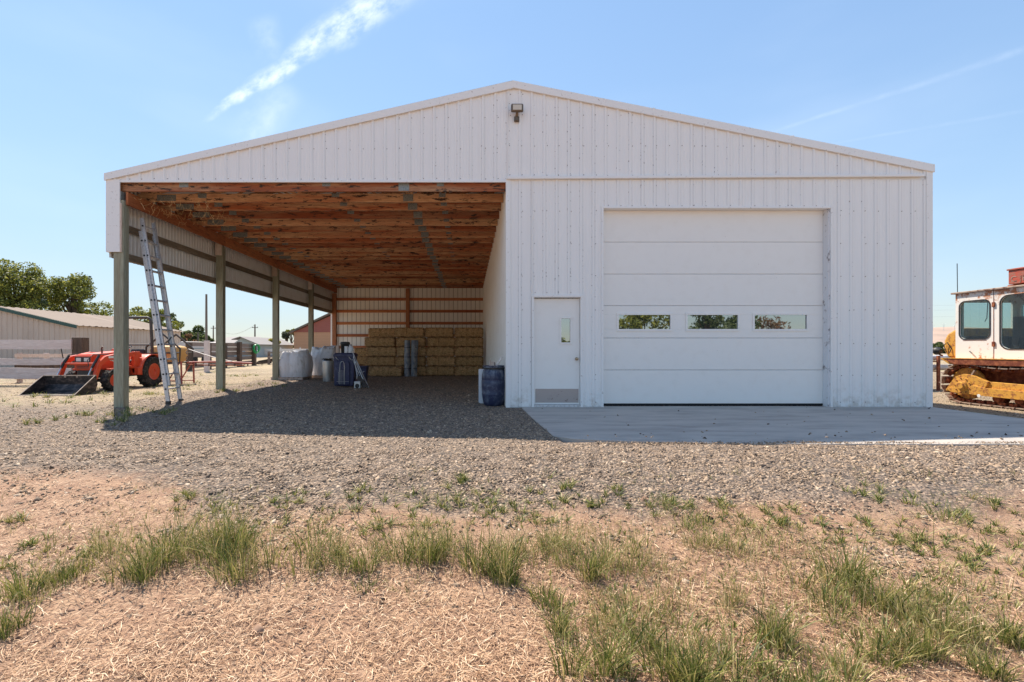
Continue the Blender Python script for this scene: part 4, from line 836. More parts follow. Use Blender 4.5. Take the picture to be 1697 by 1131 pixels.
# ------------------------------------------------------------ yellow crawler with cab, right of the barn
cr_g = -.15; X0 = 11.5
ct = thing('crawler_tractor', 'old yellow crawler tractor with a rust stained cream cab right of the barn', 'crawler', (12.4, 9.9, cr_g))
def trackpath(n, r_off=0.):
    """stadium in (y,z) with a sagging top run; returns points and tangents"""
    yb, zb, rb, yf, zf, rf = 10.86, cr_g+.49, .44+r_off, 7.9, cr_g+.44, .39+r_off; P = []
    for a in np.linspace(math.pi/2, -math.pi/2, 40): P.append((yb+rb*math.cos(a), zb+rb*math.sin(a)))
    for k in np.linspace(0, 1, 50)[1:-1]: P.append((yb+(yf-yb)*k, zb-rb+(zf-rf-zb+rb)*k))
    for a in np.linspace(-math.pi/2, -3*math.pi/2, 40): P.append((yf+rf*math.cos(a), zf+rf*math.sin(a)))
    for k in np.linspace(0, 1, 60)[1:-1]: P.append((yf+(yb-yf)*k, zf+rf+(zb+rb-zf-rf)*k-.05*math.sin(k*math.pi*2)**2))
    P = [Vector((0, y, z)) for y, z in P]; P.append(P[0]); d = [0]
    for a, b in zip(P[:-1], P[1:]): d.append(d[-1]+(b-a).length)
    out = []
    for k in range(n):
        s = d[-1]*k/n; i = max(j for j in range(len(d)) if d[j] <= s); i = min(i, len(P)-2); f = (s-d[i])/(d[i+1]-d[i]+1e-9); out.append((P[i].lerp(P[i+1], f), (P[i+1]-P[i]).normalized()))
    return out
for s, xa in ((0, X0), (1, X0+1.35)):
    t = bpy.data.objects.new('track', None); COL.objects.link(t); t.parent = ct; w = MB(); l = MB()
    sm = MB().box(0, 1, 0, 1, 0, 1)
    for p, d in trackpath(40):
        nrm = Vector((0, d.z, -d.y)); nrm = -nrm if nrm.dot(p-Vector((0, 9.4, cr_g+.45))) < 0 else nrm
        c = p+nrm*.02; w.beam(Vector((xa, 0, 0))+c-nrm*.01, Vector((xa+.42, 0, 0))+c-nrm*.01, .178, .022, nrm); g_ = c+d*.07+nrm*.025
        w.beam(Vector((xa, 0, 0))+g_, Vector((xa+.42, 0, 0))+g_, .014, .05, nrm)
        for lx_ in (xa+.11, xa+.27): l.beam(Vector((lx_, 0, 0))+p-nrm*.035-d*.075, Vector((lx_, 0, 0))+p-nrm*.035+d*.075, .045, .07, nrm)
        l.tube([Vector((xa+.07, 0, 0))+p-nrm*.035, Vector((xa+.33, 0, 0))+p-nrm*.035], .022, 6)
    w.build('track_shoes', M['shoe'], t); l.build('track_chain', M['rust'], t)
    MB().lathe([(.0, -.03), (.36, -.03), (.37, 0), (.36, .03), (0, .03)], 26, (xa+.19, 10.86, cr_g+.49), 'x').build('sprocket', M['yellow'], t, smooth=30)
    MB().lathe([(.0, -.06), (.12, -.06), (.30, -.03), (.34, -.03), (.34, .03), (0, .03)], 26, (xa+.19, 7.9, cr_g+.44), 'x').build('idler', M['rust'], t, smooth=30)
    for k in range(5):
        MB().lathe([(.0, -.10), (.07, -.10), (.08, -.07), (.115, -.07), (.115, .07), (0, .07)], 18, (xa+.19, 10.2-.42*k, cr_g+.20), 'x').build('roller', M['rust'], t, smooth=30)
    MB().lathe([(.0, -.05), (.055, -.05), (.075, -.03), (.075, .05), (0, .05)], 16, (xa+.16, 9.55, cr_g+.74), 'x').build('carrier_roller', M['redbox'], t, smooth=30)
    # side frame
    fr = MB().prism([(11.18, cr_g+.34), (11.05, cr_g+.27), (10.3, cr_g+.24), (7.8, cr_g+.20), (7.8, cr_g+.38), (10.35, cr_g+.42), (10.55, cr_g+.46), (10.7, cr_g+.46)], xa-.03, xa+.10, 'x').build('side_frame', M['yellow'], t, bevel=.004)
    MB().prism([(10.40, cr_g+.422), (7.8, cr_g+.385), (7.8, cr_g+.50), (10.30, cr_g+.56)], xa+.03, xa+.20, 'x').build('frame_cover', M['yellow'], t, bevel=.005)
    a = MB().prism([(11.20, cr_g+.30), (10.95, cr_g+.24), (10.50, cr_g+.30), (10.33, cr_g+.44), (10.28, cr_g+.56), (10.62, cr_g+.69), (10.80, cr_g+.71), (10.97, cr_g+.64), (11.08, cr_g+.50)], xa-.01, xa+.06, 'x').build('sprocket_guard', M['yellow'], t, bevel=.004)
    MB().lathe([(.0, -.085), (.07, -.085), (.08, -.06), (.105, -.055), (.115, -.02), (.195, -.012), (.20, .03)], 24, (xa-.01, 10.80, cr_g+.44), 'x').build('hub_cap', M['yellow'], a, smooth=35)
    w = MB()
    for k in range(9): an = k*.7; w.lathe([(.014, 0), (.014, -.015), (0, -.016)], 6, (xa-.03, 10.80+.165*math.cos(an), cr_g+.44+.165*math.sin(an)), 'x')
    w.build('hub_bolts', M['rust'], a)
    MB().beam((xa+.05, 10.70, cr_g+.62), (xa+.05, 10.60, cr_g+.80), .05, .03).build('guard_tab', M['shoe'], a)
    MB().lathe([(0, -.004), (.035, -.003), (.035, .01)], 16, (xa-.031, 10.45, cr_g+.24), 'x').build('round_cap', M['whitecan'], fr)
# hull, engine hood, fender deck
MB().box(X0+.43, X0+1.34, 7.6, 11.0, cr_g+.30, cr_g+.95).build('hull', M['rust'], ct, bevel=.02)
MB().prism([(11.28, cr_g+1.06), (7.7, cr_g+1.06), (7.7, cr_g+.97), (8.6, cr_g+.92), (11.0, cr_g+.92)], X0-.02, X0+1.80, 'x').build('fender_deck', M['rust'], ct, bevel=.01)
MB().box(X0-.03, X0+1.81, 7.7, 11.29, cr_g+1.0605, cr_g+1.075).build('sunlit_deck_edge', M['yellow'], ct)  # added thin strip: its yellow stands in for sunlight on the deck's top edge
w = MB(); w.prism([(7.2, cr_g+1.0), (8.85, cr_g+1.0), (8.85, cr_g+1.55), (7.2, cr_g+1.5)], X0+.45, X0+1.3, 'x'); w.build('engine_hood', M['yellow'], ct, bevel=.04)
w = MB(); w.prism([(11.13, cr_g+1.07), (11.50, cr_g+1.07), (11.60, cr_g+1.25), (11.60, cr_g+1.50), (11.52, cr_g+1.66), (11.36, cr_g+1.76), (11.13, cr_g+1.80)], X0+.35, X0+1.6, 'x'); w.build('rear_tank', M['yellow'], ct, bevel=.05)
MB().prism([(11.13, cr_g+1.06), (11.45, cr_g+1.06), (11.22, cr_g+.92), (11.0, cr_g+.92)], X0+.1, X0+1.7, 'x').build('rear_bracket', M['yellow'], ct, bevel=.01)
MB().lathe([(0, -.10), (.05, -.09), (.09, -.03), (.10, .02), (.09, .04), (0, .05)], 20, (X0+.22, 11.62, cr_g+1.24), 'y').build('work_lamp', M['black'], ct, smooth=40)
MB().tube([(X0+.22, 11.5, cr_g+1.12), (X0+.24, 11.60, cr_g+1.16)], .02, 6).build('lamp_stalk', M['rust'], ct)
MB().tube([(X0+.33, 11.50, cr_g+1.2), (X0+.30, 11.55, cr_g+1.38), (X0+.32, 11.48, cr_g+1.45), (X0+.34, 11.4, cr_g+1.3), (X0+.3, 11.42, cr_g+1.18)], .010, 6).build('cable', M['black'], ct)
def plate(name, outer, holes, x, th, m, parent):
    """flat panel in the y-z plane at x, thickness th, with rounded openings"""
    cu = bpy.data.curves.new('c', 'CURVE'); cu.dimensions = '2D'; cu.fill_mode = 'BOTH'; cu.extrude = th/2
    for poly in [outer]+holes:
        sp_ = cu.splines.new('POLY'); sp_.points.add(len(poly)-1); sp_.use_cyclic_u = True
        for p, q in zip(sp_.points, poly): p.co = (q[0], q[1], 0, 1)
    o = bpy.data.objects.new('c', cu); COL.objects.link(o); me = bpy.data.meshes.new_from_object(o); bpy.data.objects.remove(o)
    off = Vector(); p = parent
    while p is not None: off += p.location; p = p.parent
    for v in me.vertices: a, b, c = v.co; v.co = Vector((x+c, a, b))-off
    me.name = name; me.materials.clear(); me.materials.append(m); r = bpy.data.objects.new(name, me); COL.objects.link(r); r.parent = parent; return r
def rr(y0, y1, z0, z1, r, n=6, dy=0.):
    P = []
    for cy_, cz_, a0 in ((y1-r, z1-r, 0), (y0+r, z1-r, 90), (y0+r, z0+r, 180), (y1-r, z0+r, 270)):
        for k in range(n+1): a = math.radians(a0+90*k/n); P.append((cy_+r*math.cos(a), cz_+r*math.sin(a)))
    return P
CXo = X0+.22; Yb, Yd, Yf = 11.17, 10.36, 8.85; Zb, Zt = cr_g+1.065, cr_g+2.60
cab = bpy.data.objects.new('cab', None); COL.objects.link(cab); cab.parent = ct; cab.location = (CXo-12.4, 0, 1.06)
w1 = (10.44, 11.07, cr_g+1.53, cr_g+2.40); w2 = (9.20, 10.22, cr_g+1.30, cr_g+2.45)
for x, s in ((CXo, 1), (CXo+1.45, -1)):
    pn = plate('side_panel', [(Yf, Zb), (Yb, Zb), (Yb, Zt), (Yf, Zt)], [rr(*w1, .12), rr(*w2, .16)], x, .04, M['cab'], cab)
    for q, r in ((w1, .12), (w2, .16)):
        f = plate('window', rr(q[0]-.022, q[1]+.022, q[2]-.022, q[3]+.022, r+.02), [rr(*q, r)], x-s*.024, .012, M['black'], cab); plate('pane', rr(*q, r), [], x, .004, M['cabglass'], f)
MB().box(CXo-.026, CXo-.021, Yd-.008, Yd+.001, Zb, Zt).build('door_seam', M['rust'], cab)
for z in (cr_g+1.40, cr_g+2.28): MB().box(CXo-.045, CXo-.021, Yd-.035, Yd+.02, z-.055, z+.055).build('door_hinge', M['rust'], cab, bevel=.006)
MB().tube([(CXo-.05, 10.83, cr_g+1.24), (CXo-.06, 10.77, cr_g+1.19)], .012, 6).build('door_handle', M['black'], cab)
MB().box(CXo-.024, CXo-.0205, 10.5, 11.0, cr_g+1.485, cr_g+1.493).build('door_crease', M['rust'], cab)
w = MB()
for y, rr_ in ((Yb-.02, (.35, 1.1)), (Yf+.02, (.15, 1.3))):
    w.box(CXo+.021, CXo+1.429, y-.02, y+.02, Zb, cr_g+1.6); w.box(CXo+.021, CXo+1.429, y-.02, y+.02, cr_g+2.40, Zt); w.box(CXo+.021, CXo+.14, y-.0195, y+.0195, cr_g+1.6, cr_g+2.4); w.box(CXo+1.31, CXo+1.429, y-.0195, y+.0195, cr_g+1.6, cr_g+2.4)
w.build('end_panel', M['cab'], cab)
MB().box(CXo+.021, CXo+1.42, Yf+.05, Yb-.05, Zb, Zb+.04).build('cab_floor', M['rust'], cab)
w = MB().box(CXo-.07, CXo+1.52, Yf-.15, Yb+.07, Zt+.002, Zt+.045); w.build('cab_roof', M['shoe'], cab, bevel=.008); MB().box(CXo+.1, CXo+1.3, Yf+.1, 10.2, Zt+.046, Zt+.09).build('roof_panel', M['rust'], cab, bevel=.01)
o = MB().box(CXo+.45, CXo+1.0, 9.9, 10.3, Zb+.05, Zb+.50).build('operator_seat', M['black'], cab, bevel=.04); MB().box(CXo+.45, CXo+1.0, 10.3, 10.42, Zb+.3, Zb+.95).build('seat_back', M['black'], o, bevel=.04)
w = MB(); w.box(CXo+.3, CXo+1.2, 9.0, 9.25, Zb+.05, Zb+.75); w.build('control_panel', M['tractor_dark'], cab, bevel=.02)
for k in range(3): MB().tube([(CXo+.3+.3*k, 9.5, Zb+.05), (CXo+.3+.3*k, 9.62, Zb+.55)], .014, 6).build('lever', M['galv'], cab)
MB().tube([(CXo+.12, 10.6, cr_g+2.35), (CXo+.12, 10.62, cr_g+2.0), (CXo+.12, 10.66, cr_g+1.92)], .008, 5).build('hanging_cord', M['black'], cab)
MB().tube([(CXo+.05, 11.19, Zt-.1), (CXo+.05, 11.2, Zt+.75)], .008, 5).build('antenna', M['black'], ct)
Xb = at(1680, 0, 10.0)[0]
rb = thing('red_box', 'rusty red box with worn white letters on the crawler cab roof', 'box', (Xb+.45, 10.0, Zt+.09)); rbm = B(-.45, .3, -.8, .10, .0, .30).build('box_body', M['redbox'], rb, bevel=.01, local=True); B(-.47, .32, -.82, .12, .301, .335).build('lid', M['redbox'], rb, bevel=.006, local=True)
tc_ = bpy.data.curves.new('t', 'FONT'); tc_.body = 'C JH'; tc_.size = .17; tc_.extrude = .002; to = bpy.data.objects.new('t', tc_); COL.objects.link(to); me = bpy.data.meshes.new_from_object(to); bpy.data.objects.remove(to)
for v in me.vertices: a, b, c = v.co; v.co = Vector((-.4525-c, .06-a, .05+b))
me.name = 'lettering'; me.materials.clear(); me.materials.append(M['shoe']); o = bpy.data.objects.new('lettering', me); COL.objects.link(o); o.parent = rb

# ------------------------------------------------------------ irrigation pipes behind the crawler
k = 0
for (z, ny_, y0) in ((.86, 4, 14.5), (.56, 4, 14.5)):
    for i in range(ny_):
        y = y0+i*.24; x0 = 11.0; tag(MB().lathe([(.075, 0), (.085, 0), (.09, .12), (.085, .15), (.085, 8.9), (.092, 9.0), (.075, 9.0)], 14, (x0+random.uniform(-.1, .1), y, z), 'x').build('irrigation_pipe', M['pipe'], smooth=40),
            '%s white irrigation pipe in the %s layer on the rack behind the crawler' % (('nearest', 'second', 'third', 'farthest')[i], 'upper' if z > .7 else 'lower'), 'pipe', 'white irrigation pipes on the rack')
for i, x in enumerate((11.8, 14.5, 17.5)):
    rk = thing('pipe_rack', ('rusty rack end under the white irrigation pipes beside the barn', 'rusty middle rack under the white irrigation pipes', 'rusty rack under the far end of the white pipes')[i], 'rack', (x, 14.85, -.15), 0, 'racks under the pipes')
    for z in (.615, .915): MB().box(-.04, .04, -.469, .469, z-.035, z).build('cross_bar', M['rust'], rk, local=True)
    for y in (-.5, .5): MB().box(-.035, .035, y-.03+.0, y+.03, -.02, 1.08).build('upright', M['rust'], rk, local=True)

# ------------------------------------------------------------ beige shed
G0 = float(gz(-25, 30)); Y0, Y1, XE, XRg, ZE, ZR = 27., 36.9, -22.9, -27.5, 2.48, 3.56
sh = thing('metal_shed', 'long beige metal shed with pale roof and dark green rake trim at the left', 'shed', (-27.5, 27, 0))
def shed_wall(mb, a, b, z1a, z1b):
    a, b = Vector(a), Vector(b); n = int((b-a).length/.3); d = (b-a)/n; nn = Vector((d.y, -d.x, 0)).normalized()
    for i in range(n):
        p = a+d*i; zt = lambda f: z1a+(z1b-z1a)*(i+f)/n
        for f0, f1, h0, h1 in ((0, .07, 0, .03), (.07, .16, .03, .03), (.16, .23, .03, 0), (.23, 1, 0, 0)): mb.quad(p+d*f0+nn*h0+Vector((0, 0, -.1)), p+d*f1+nn*h1+Vector((0, 0, -.1)), p+d*f1+nn*h1+Vector((0, 0, zt(f1))), p+d*f0+nn*h0+Vector((0, 0, zt(f0))))
w = MB(); shed_wall(w, (-32.1, Y0, 0), (XRg, Y0, 0), ZE, ZR); shed_wall(w, (XRg, Y0, 0), (XE, Y0, 0), ZR, ZE); shed_wall(w, (XE, Y0, 0), (XE, Y1, 0), ZE, ZE)
w.prism([(-32.1, -.1), (XE-.04, -.1), (XE-.04, ZE-.02), (XRg, ZR-.02), (-32.1, ZE-.02)], Y0+.03, Y1, 'y'); w.build('wall', M['tan'], sh, recalc=False)
w = MB(); th = .05
def rf(u, v):
    y = Y0-.15+(Y1-Y0+.3)*u; x = XRg+(XE+.25-XRg)*v; return (x, y, ZR+.06-(ZR-ZE)/(XE-XRg)*(x-XRg)+(.035 if int(u*90) % 4 == 0 else 0))
w.grid(rf, 90, 2); w.grid(lambda u, v: (2*XRg-rf(u, v)[0], rf(u, v)[1], rf(u, v)[2]), 90, 2); w.build('roof', M['tanroof'], sh, recalc=False)
w = MB(); w.prism([(XRg, ZR-.11), (XE+.25, ZE-.17), (XE+.25, ZE+.02), (XRg, ZR+.08)], Y0-.20, Y0-.155, 'y'); w.prism([(XRg, ZR-.11), (-32.35, ZE-.17), (-32.35, ZE+.02), (XRg, ZR+.08)], Y0-.20, Y0-.155, 'y'); w.build('rake_trim', M['green'], sh)
MB().box(XE-.02, XE+.045, Y0-.045, Y0-.035, -.1, ZE-.05).build('corner_trim', M['tan'], sh)

# ------------------------------------------------------------ board fence at the left
YFn = 14.6; bf = thing('board_fence', 'pale weathered three board fence in front of the beige shed', 'fence', (-14, YFn, 0))
x1 = at(119, 0, YFn)[0]
for (ya, yb_, tl) in ((563.5, 579, .0), (594, 605, .03), (611, 629, -.07)):
    za, zb_ = EYE-(yb_-CY)/F*YFn, EYE-(ya-CY)/F*YFn; w = MB(); n = 14; xs = np.linspace(-20, x1, n); top = [(x, zb_+random.uniform(-.012, .012)+tl*(x-x1)*.2) for x in xs]; bot = [(x, za+random.uniform(-.008, .008)+tl*(x-x1)*.2) for x in xs[::-1]]
    w.prism(top+bot, YFn-.03, YFn+.02, 'y'); w.build('board', M['grey_board'], bf)
for x in (x1+.14, -15.6, -18.5): MB().box(x-.17, x+.17, YFn+.021, YFn+.3, -.2, 1.50).build('post', M['tie'], bf, bevel=.015)
pl = thing('leaning_pallet', 'weathered wooden pallet standing behind the board fence', 'pallet', (-14.2, 15.6, 0))
for z in (.12, .5, .85): MB().box(-1.0, .9, -.06, -.03, z, z+.12).build('deck_board', M['tie'] if z == .5 else M['paleblock'], pl, local=True)
for x in (-.95, -.05, .78): MB().box(x, x+.12, -.029, .06, 0, 1.0).build('stringer', M['grey_board'], pl, local=True)

# ------------------------------------------------------------ corral fence with the hose, running away from the camera
XC = -14.65; cf = thing('corral_fence', 'dark weathered plank corral fence running away behind the tractor', 'fence', (XC, 24, 0))
yy = [24.1, 25.9, 27.6, 29.4, 31.4]
for i in range(4):
    for z in (.12, .42, .72, 1.0, 1.25):
        if (i, z) in ((0, 1.0), (1, .42), (0, .42)): continue
        MB().add([], []).box(XC-.02, XC+.02, yy[i]-.05, yy[i+1]+.05, z+random.uniform(-.03, .03)-(.0), z+.24+random.uniform(-.03, .02)).build('plank', M['corral'], cf)
for i, y in enumerate(yy): MB().box(XC+.021, XC+.25, y-.12, y+.12, -.1, 1.45+(.12 if i == 3 else 0)).build('post', M['tie'], cf, bevel=.01)
hs = thing('garden_hose', 'bright green hose coiled over the end post of the corral fence', 'hose', (XC+.26, 31.3, 1.2)); w = MB()
for k in range(9):
    a0 = random.uniform(.16, .26); h = random.uniform(.45, .62); oy = random.uniform(-.1, .1); pts = [(.05+.02*k % .1+a0*.3*math.sin(t), oy+a0*math.sin(t), -h*.5+.22-h*.5*(-math.cos(t))) for t in np.linspace(0, 6.283, 22)]
    w.tube(pts, .022, 6)
w.build('hose_coil', M['hose'], hs, local=True, smooth=60)
px, _, _ = at(343, 0, 22.5)
tag(MB().box(px-.10, px+.10, 22.4, 22.6, -.1, EYE+(CY-565)/F*22.5).build('fence_post', M['grey_board'], bevel=.01), 'pale square post standing free in front of the corral planks', 'post')
# white trailer top, timber and rails behind
tw = thing('white_trailer', 'long low white trailer behind the corral fence', 'trailer', (-18.5, 35, 0))
w = MB(); w.prism([(-21.3, .75), (-17.6, .75), (-17.5, 1.38), (-18.6, 1.60), (-21.1, 1.68), (-21.35, 1.45)], 34, 36, 'y'); w.build('trailer_body', M['whitep'], tw, bevel=.05)
MB().box(-21.3, -17.55, 33.98, 33.995, 1.12, 1.2).build('stripe', M['greyhouse'], tw)
for x in (-20.2, -19.2): MB().lathe([(0, -.1), (.2, -.1), (.34, -.08), (.36, 0), (.34, .08), (0, .1)], 20, (x, 34, .34), 'y').build('wheel', M['rubber'], tw, smooth=40)
def rail_fence(name, lab, p, q, n, zs, h, m, pm=None):
    t = thing(name, lab, 'fence', (p[0], p[1], 0)); p, q = Vector((*p, 0)), Vector((*q, 0))
    for i in range(n+1): c = p.lerp(q, i/n); MB().box(c.x-.07, c.x+.07, c.y-.07, c.y+.07, -.1, max(zs)+h).build('post', pm or m, t)
    for z in zs: MB().beam(p+Vector((0, -.1, z)), q+Vector((0, -.1, z)), .04, h).build('rail', m, t)
rail_fence('rail_fence', 'grey wooden rail fence beyond the end of the corral', (-14.2, 33), (-10.4, 33), 3, (.55, .85), .10, M['corral'])
rail_fence('white_fence', 'long white rail fence in front of the brown house', (-33, 62), (-12, 62), 8, (.55, .95), .34, M['whitep'])
# lumber heap beyond the hose
lh = thing('lumber_pile', 'short dark timbers lying on the grass right of the green hose', 'lumber', at(436, 603, 33)[:2]+(0,))
for k in range(3): MB().beam((-.5, k*.2, .1+.05*k), (.55, .1+k*.2, .16+.12*k), .14, .14).build('timber', M['tie'], lh, local=True)
# houses
gh = thing('grey_house', 'pale blue grey gabled house beyond the corral fence', 'house', (-29, 60, 0)); Yg = 60.
def hp(x, y, Y=Yg): q = at(x, y, Y); return (q[0], q[2])
w = MB(); c1, c2, rd = hp(388, 568), hp(430, 569), hp(400, 559.5); w.prism([(c1[0], 0), (c2[0]-.2, 0), (c2[0]-.2, c2[1]-.05), (rd[0], rd[1]-.05), (c1[0], c1[1]-.05)], Yg, Yg+12, 'y'); w.build('wall', M['greyhouse'], gh)
w = MB(); w.prism([hp(431, 571), hp(400, 558), hp(386, 562.5), hp(386, 563.6), hp(400, 559.2), hp(431, 572.2)], Yg-.4, Yg+12.3, 'y'); w.build('roof', M['palero'], gh)
w = MB(); a, b = hp(352, 571), hp(400, 558); w.add([(a[0]-3, Yg-.2, a[1]-.2), (hp(386, 0)[0], Yg-.2, a[1]-.2), (rd[0], Yg+6, rd[1]+.25), (a[0]-1, Yg+6, rd[1]+.2)], [(0, 1, 2, 3)]); w.box(a[0]-2.6, hp(388, 0)[0], Yg+.3, Yg+6, 0, a[1]-.25); w.build('side_wing', M['palero'], gh)
MB().box(hp(412, 0)[0]-.4, hp(412, 0)[0]+.5, Yg-.03, Yg-.004, .3, 1.1).build('window', M['doorglass'], gh)
bh = thing('brown_house', 'orange brown house with a maroon gable seen past the barn post', 'house', (-22, 68, 0)); Yh = 68.
w = MB(); e1 = hp(487, 551, Yh); rdg = hp(570, 510, Yh); zz = e1[1]; w.box(e1[0], rdg[0]*2-e1[0], Yh, Yh+12, 0, zz); w.build('wall', M['brownsiding'], bh)
w = MB(); l_ = hp(481, 552, Yh); xr = 2*rdg[0]-l_[0]; w.prism([(e1[0]-.1, zz), (xr-.6, zz), (rdg[0], rdg[1]-.35)], Yh-.05, Yh+12, 'y'); w.build('gable', M['redwood'], bh)
w = MB(); w.prism([(l_[0], l_[1]-.12), (rdg[0], rdg[1]-.12), (xr, l_[1]-.12), (xr, l_[1]+.14), (rdg[0], rdg[1]+.14), (l_[0], l_[1]+.14)], Yh-.6, Yh+12.5, 'y'); w.build('roof', M['pole'], bh)
# utility poles and wires
def upole(lab, px, ytop, ybase, Y, r, arm=None):
    t = thing('utility_pole', lab, 'utility pole', (at(px, 0, Y)[0], Y, 0), 0, 'utility poles'); H = EYE+(CY-ytop)/F*Y
    MB().tube([(0, 0, -.1), (0, 0, H)], [r, r*.7], 8).build('shaft', M['pole'], t, local=True)
    if arm:
        MB().box(-arm, arm, -.06, .06, H-.6, H-.5).build('cross_arm', M['pole'], t, local=True)
        for s in (-arm*.9, arm*.9): MB().lathe([(.05, 0), (.07, .06), (.04, .12), (0, .13)], 10, (s, 0, H-.5)).build('insulator', M['galv'], t, local=True)
    return H
upole('tall dark utility pole left of the second barn post', 342, 488, 565, 48, .14); upole('short distant utility pole just left of the second barn post', 353.5, 540, 560, 95, .16, .5); upole('distant utility pole above the pale house roof', 422.5, 538, 575, 80, .16, .5)
upole('dark slim utility pole in front of the reddish bush', 328, 551, 575, 60, .12)
a = Vector(at(353.5, 541, 95)); b = Vector(at(422.5, 539, 80)); tag(MB().tube([a.lerp(b, k/10)+Vector((0, 0, -1.6*math.sin(math.pi*k/10))) for k in range(11)], .018, 4).build('power_line', M['pole']), 'thin power line sagging between two distant utility poles', 'power line')
for k, (y, lab) in enumerate(((506, 'highest faint power line in the sky right of the barn'), (514, 'middle faint power line in the sky right of the barn'), (525, 'lowest faint power line in the sky right of the barn'))):
    a = Vector(at(1500, y+1, 160)); b = Vector(at(1760, y-2, 150)); tag(MB().tube([a, b], .022, 4).build('power_line', M['galv']), lab, 'power line', 'power lines right of the barn')
for k, px in enumerate((1546, 1564, 1582)):
    q = at(px, 541, 2600); t = thing('wind_turbine', ('distant wind turbine on the ridge nearest the barn corner', 'distant wind turbine in the middle of the ridge gap', 'distant wind turbine on the ridge beside the cab')[k], 'wind turbine', (q[0], 2600, q[2]-25), 0, 'wind turbines on the ridge')
    MB().tube([(0, 0, 0), (0, 0, 34)], [1.1, .6], 6).build('tower', M['galv'], t, local=True)
    for j in range(3): an = j*2.094+k; MB().beam((0, -1.5, 34), (13*math.sin(an), -1.5, 34+13*math.cos(an)), .9, .3).build('blade', M['galv'], t, local=True)

# ------------------------------------------------------------ trees
def leaves(centers, n, size, spread):
    c = np.array([q[0] for q in centers]); r = np.array([q[1] for q in centers]); p = (r**2)/np.sum(r**2); k = RS.choice(len(c), n, p=p)
    d = RS.normal(0, 1, (n, 3)); d /= np.linalg.norm(d, axis=1)[:, None]; rad = RS.uniform(.25, 1., n)**.5
    P = c[k]+d*(r[k]*rad)[:, None]*np.array(spread)
    a = RS.normal(0, 1, (n, 3)); a /= np.linalg.norm(a, axis=1)[:, None]; b = np.cross(a, RS.normal(0, 1, (n, 3))); b /= np.linalg.norm(b, axis=1)[:, None]
    s = size*RS.uniform(.6, 1.4, n)[:, None]; V = np.stack([P-a*s, P+b*s*.45, P+a*s, P-b*s*.45], 1).reshape(-1, 3); return V, np.arange(n*4).reshape(n, 4)
def tree(kind, lab, cat, loc, H, R, m, n, size, trunk=.3, low=.18, clumps=26, flat=.75, group=None, bare=0.):
    t = thing(kind, lab, cat, loc, 0, group); w = MB(); tw = H*low; lean = random.uniform(-.05, .05)*H
    w.tube([(0, 0, -.2), (lean*.3, 0, tw*.6), (lean, 0, tw*1.2), (lean, 0, H*.75)], [trunk, trunk*.8, trunk*.6, trunk*.12], 8); cs = []
    for k in range(clumps):
        a = random.uniform(0, 6.283); v = random.random(); z = H*low*.8+(H*(1-low*.8)-R*.18)*v; rr_ = R*math.sin(math.pi*min(1, (.15+.8*v)**.9))**.6*random.uniform(.35, 1.0)
        c = Vector((rr_*math.cos(a)+lean, rr_*math.sin(a), z)); cs.append((tuple(c), R*random.uniform(.15, .38)))
        st_ = Vector((lean*.8, 0, max(tw*.6, z*.55))); mid = st_.lerp(c, .5)+Vector((random.uniform(-.1, .1)*R, random.uniform(-.1, .1)*R, .06*H)); w.tube([st_, mid, c, c+(c-mid)*.35], [trunk*.34, trunk*.2, trunk*.08, trunk*.03], 5, False)
    w.build('trunk', M['bark'], t, local=True, smooth=60, recalc=False)
    if bare: cs = cs[:max(1, int(len(cs)*(1-bare)))]
    V, Fq = leaves(cs, n, size, (1, 1, flat)); o = np_mesh('crown', V, Fq, m, t); return t
TG_ = 'trees behind the beige shed'
def treepx(kind, lab, cat, px, ytop, wpx, Y, m, n, size, **k):
    X, _, Z = at(px, ytop, Y); return tree(kind, lab, cat, (X, Y, 0), Z, wpx/F*Y/2, m, n, size, **k)
treepx('leafy_tree', 'tall spreading green tree at the left edge behind the beige shed', 'tree', 22, 432, 125, 52, M['leaf_yg'], 17000, .15, trunk=.32, clumps=70, group=TG_)
treepx('leafy_tree', 'wide yellow green tree with bare twigs on top left of the first barn post', 'tree', 118, 455, 100, 55, M['leaf_yg'], 13000, .15, trunk=.3, clumps=60, group=TG_)
treepx('leafy_tree', 'dark green tree between the two big crowns behind the shed', 'tree', 72, 470, 60, 62, M['leaf_g'], 6000, .17, clumps=30, group=TG_)
treepx('leafy_tree', 'low yellow green bush hidden mostly by the first barn post', 'tree', 182, 512, 70, 58, M['leaf_yg'], 2200, .15, trunk=.12, low=.05, clumps=26, group=TG_)
treepx('leafy_tree', 'sparse twiggy tree right of the first barn post above the shed roof', 'tree', 222, 508, 62, 58, M['leaf_yg'], 3200, .15, trunk=.12, low=.05, clumps=26, group=TG_)
treepx('leafy_tree', 'green tree seen through the ladder above the roll bar', 'tree', 258, 512, 74, 56, M['leaf_yg'], 5200, .15, trunk=.16, low=.05, clumps=30, group=TG_)
treepx('leafy_tree', 'open crowned tree just right of the ladder', 'tree', 290, 517, 50, 60, M['leaf_g'], 3200, .15, trunk=.15, low=.05, clumps=26, group=TG_)
treepx('leafy_tree', 'dense round green tree behind the reddish bush', 'tree', 318, 536, 62, 66, M['leaf_g'], 5500, .17, low=.15, clumps=18, group=TG_)
treepx('reddish_bush', 'reddish brown bush beside the end of the beige shed', 'bush', 312, 550, 38, 60, M['leaf_red'], 3200, .13, low=.05, trunk=.1, clumps=16)
treepx('green_bush', 'low green bush at the foot of the tall utility pole', 'bush', 342, 553, 34, 62, M['leaf_g'], 1800, .14, low=.05, trunk=.1, clumps=12)
treepx('yellow_bush', 'bright yellow bush beside the third barn post', 'bush', 452, 561, 30, 66, M['leaf_y'], 3200, .13, low=.05, trunk=.1, clumps=14)
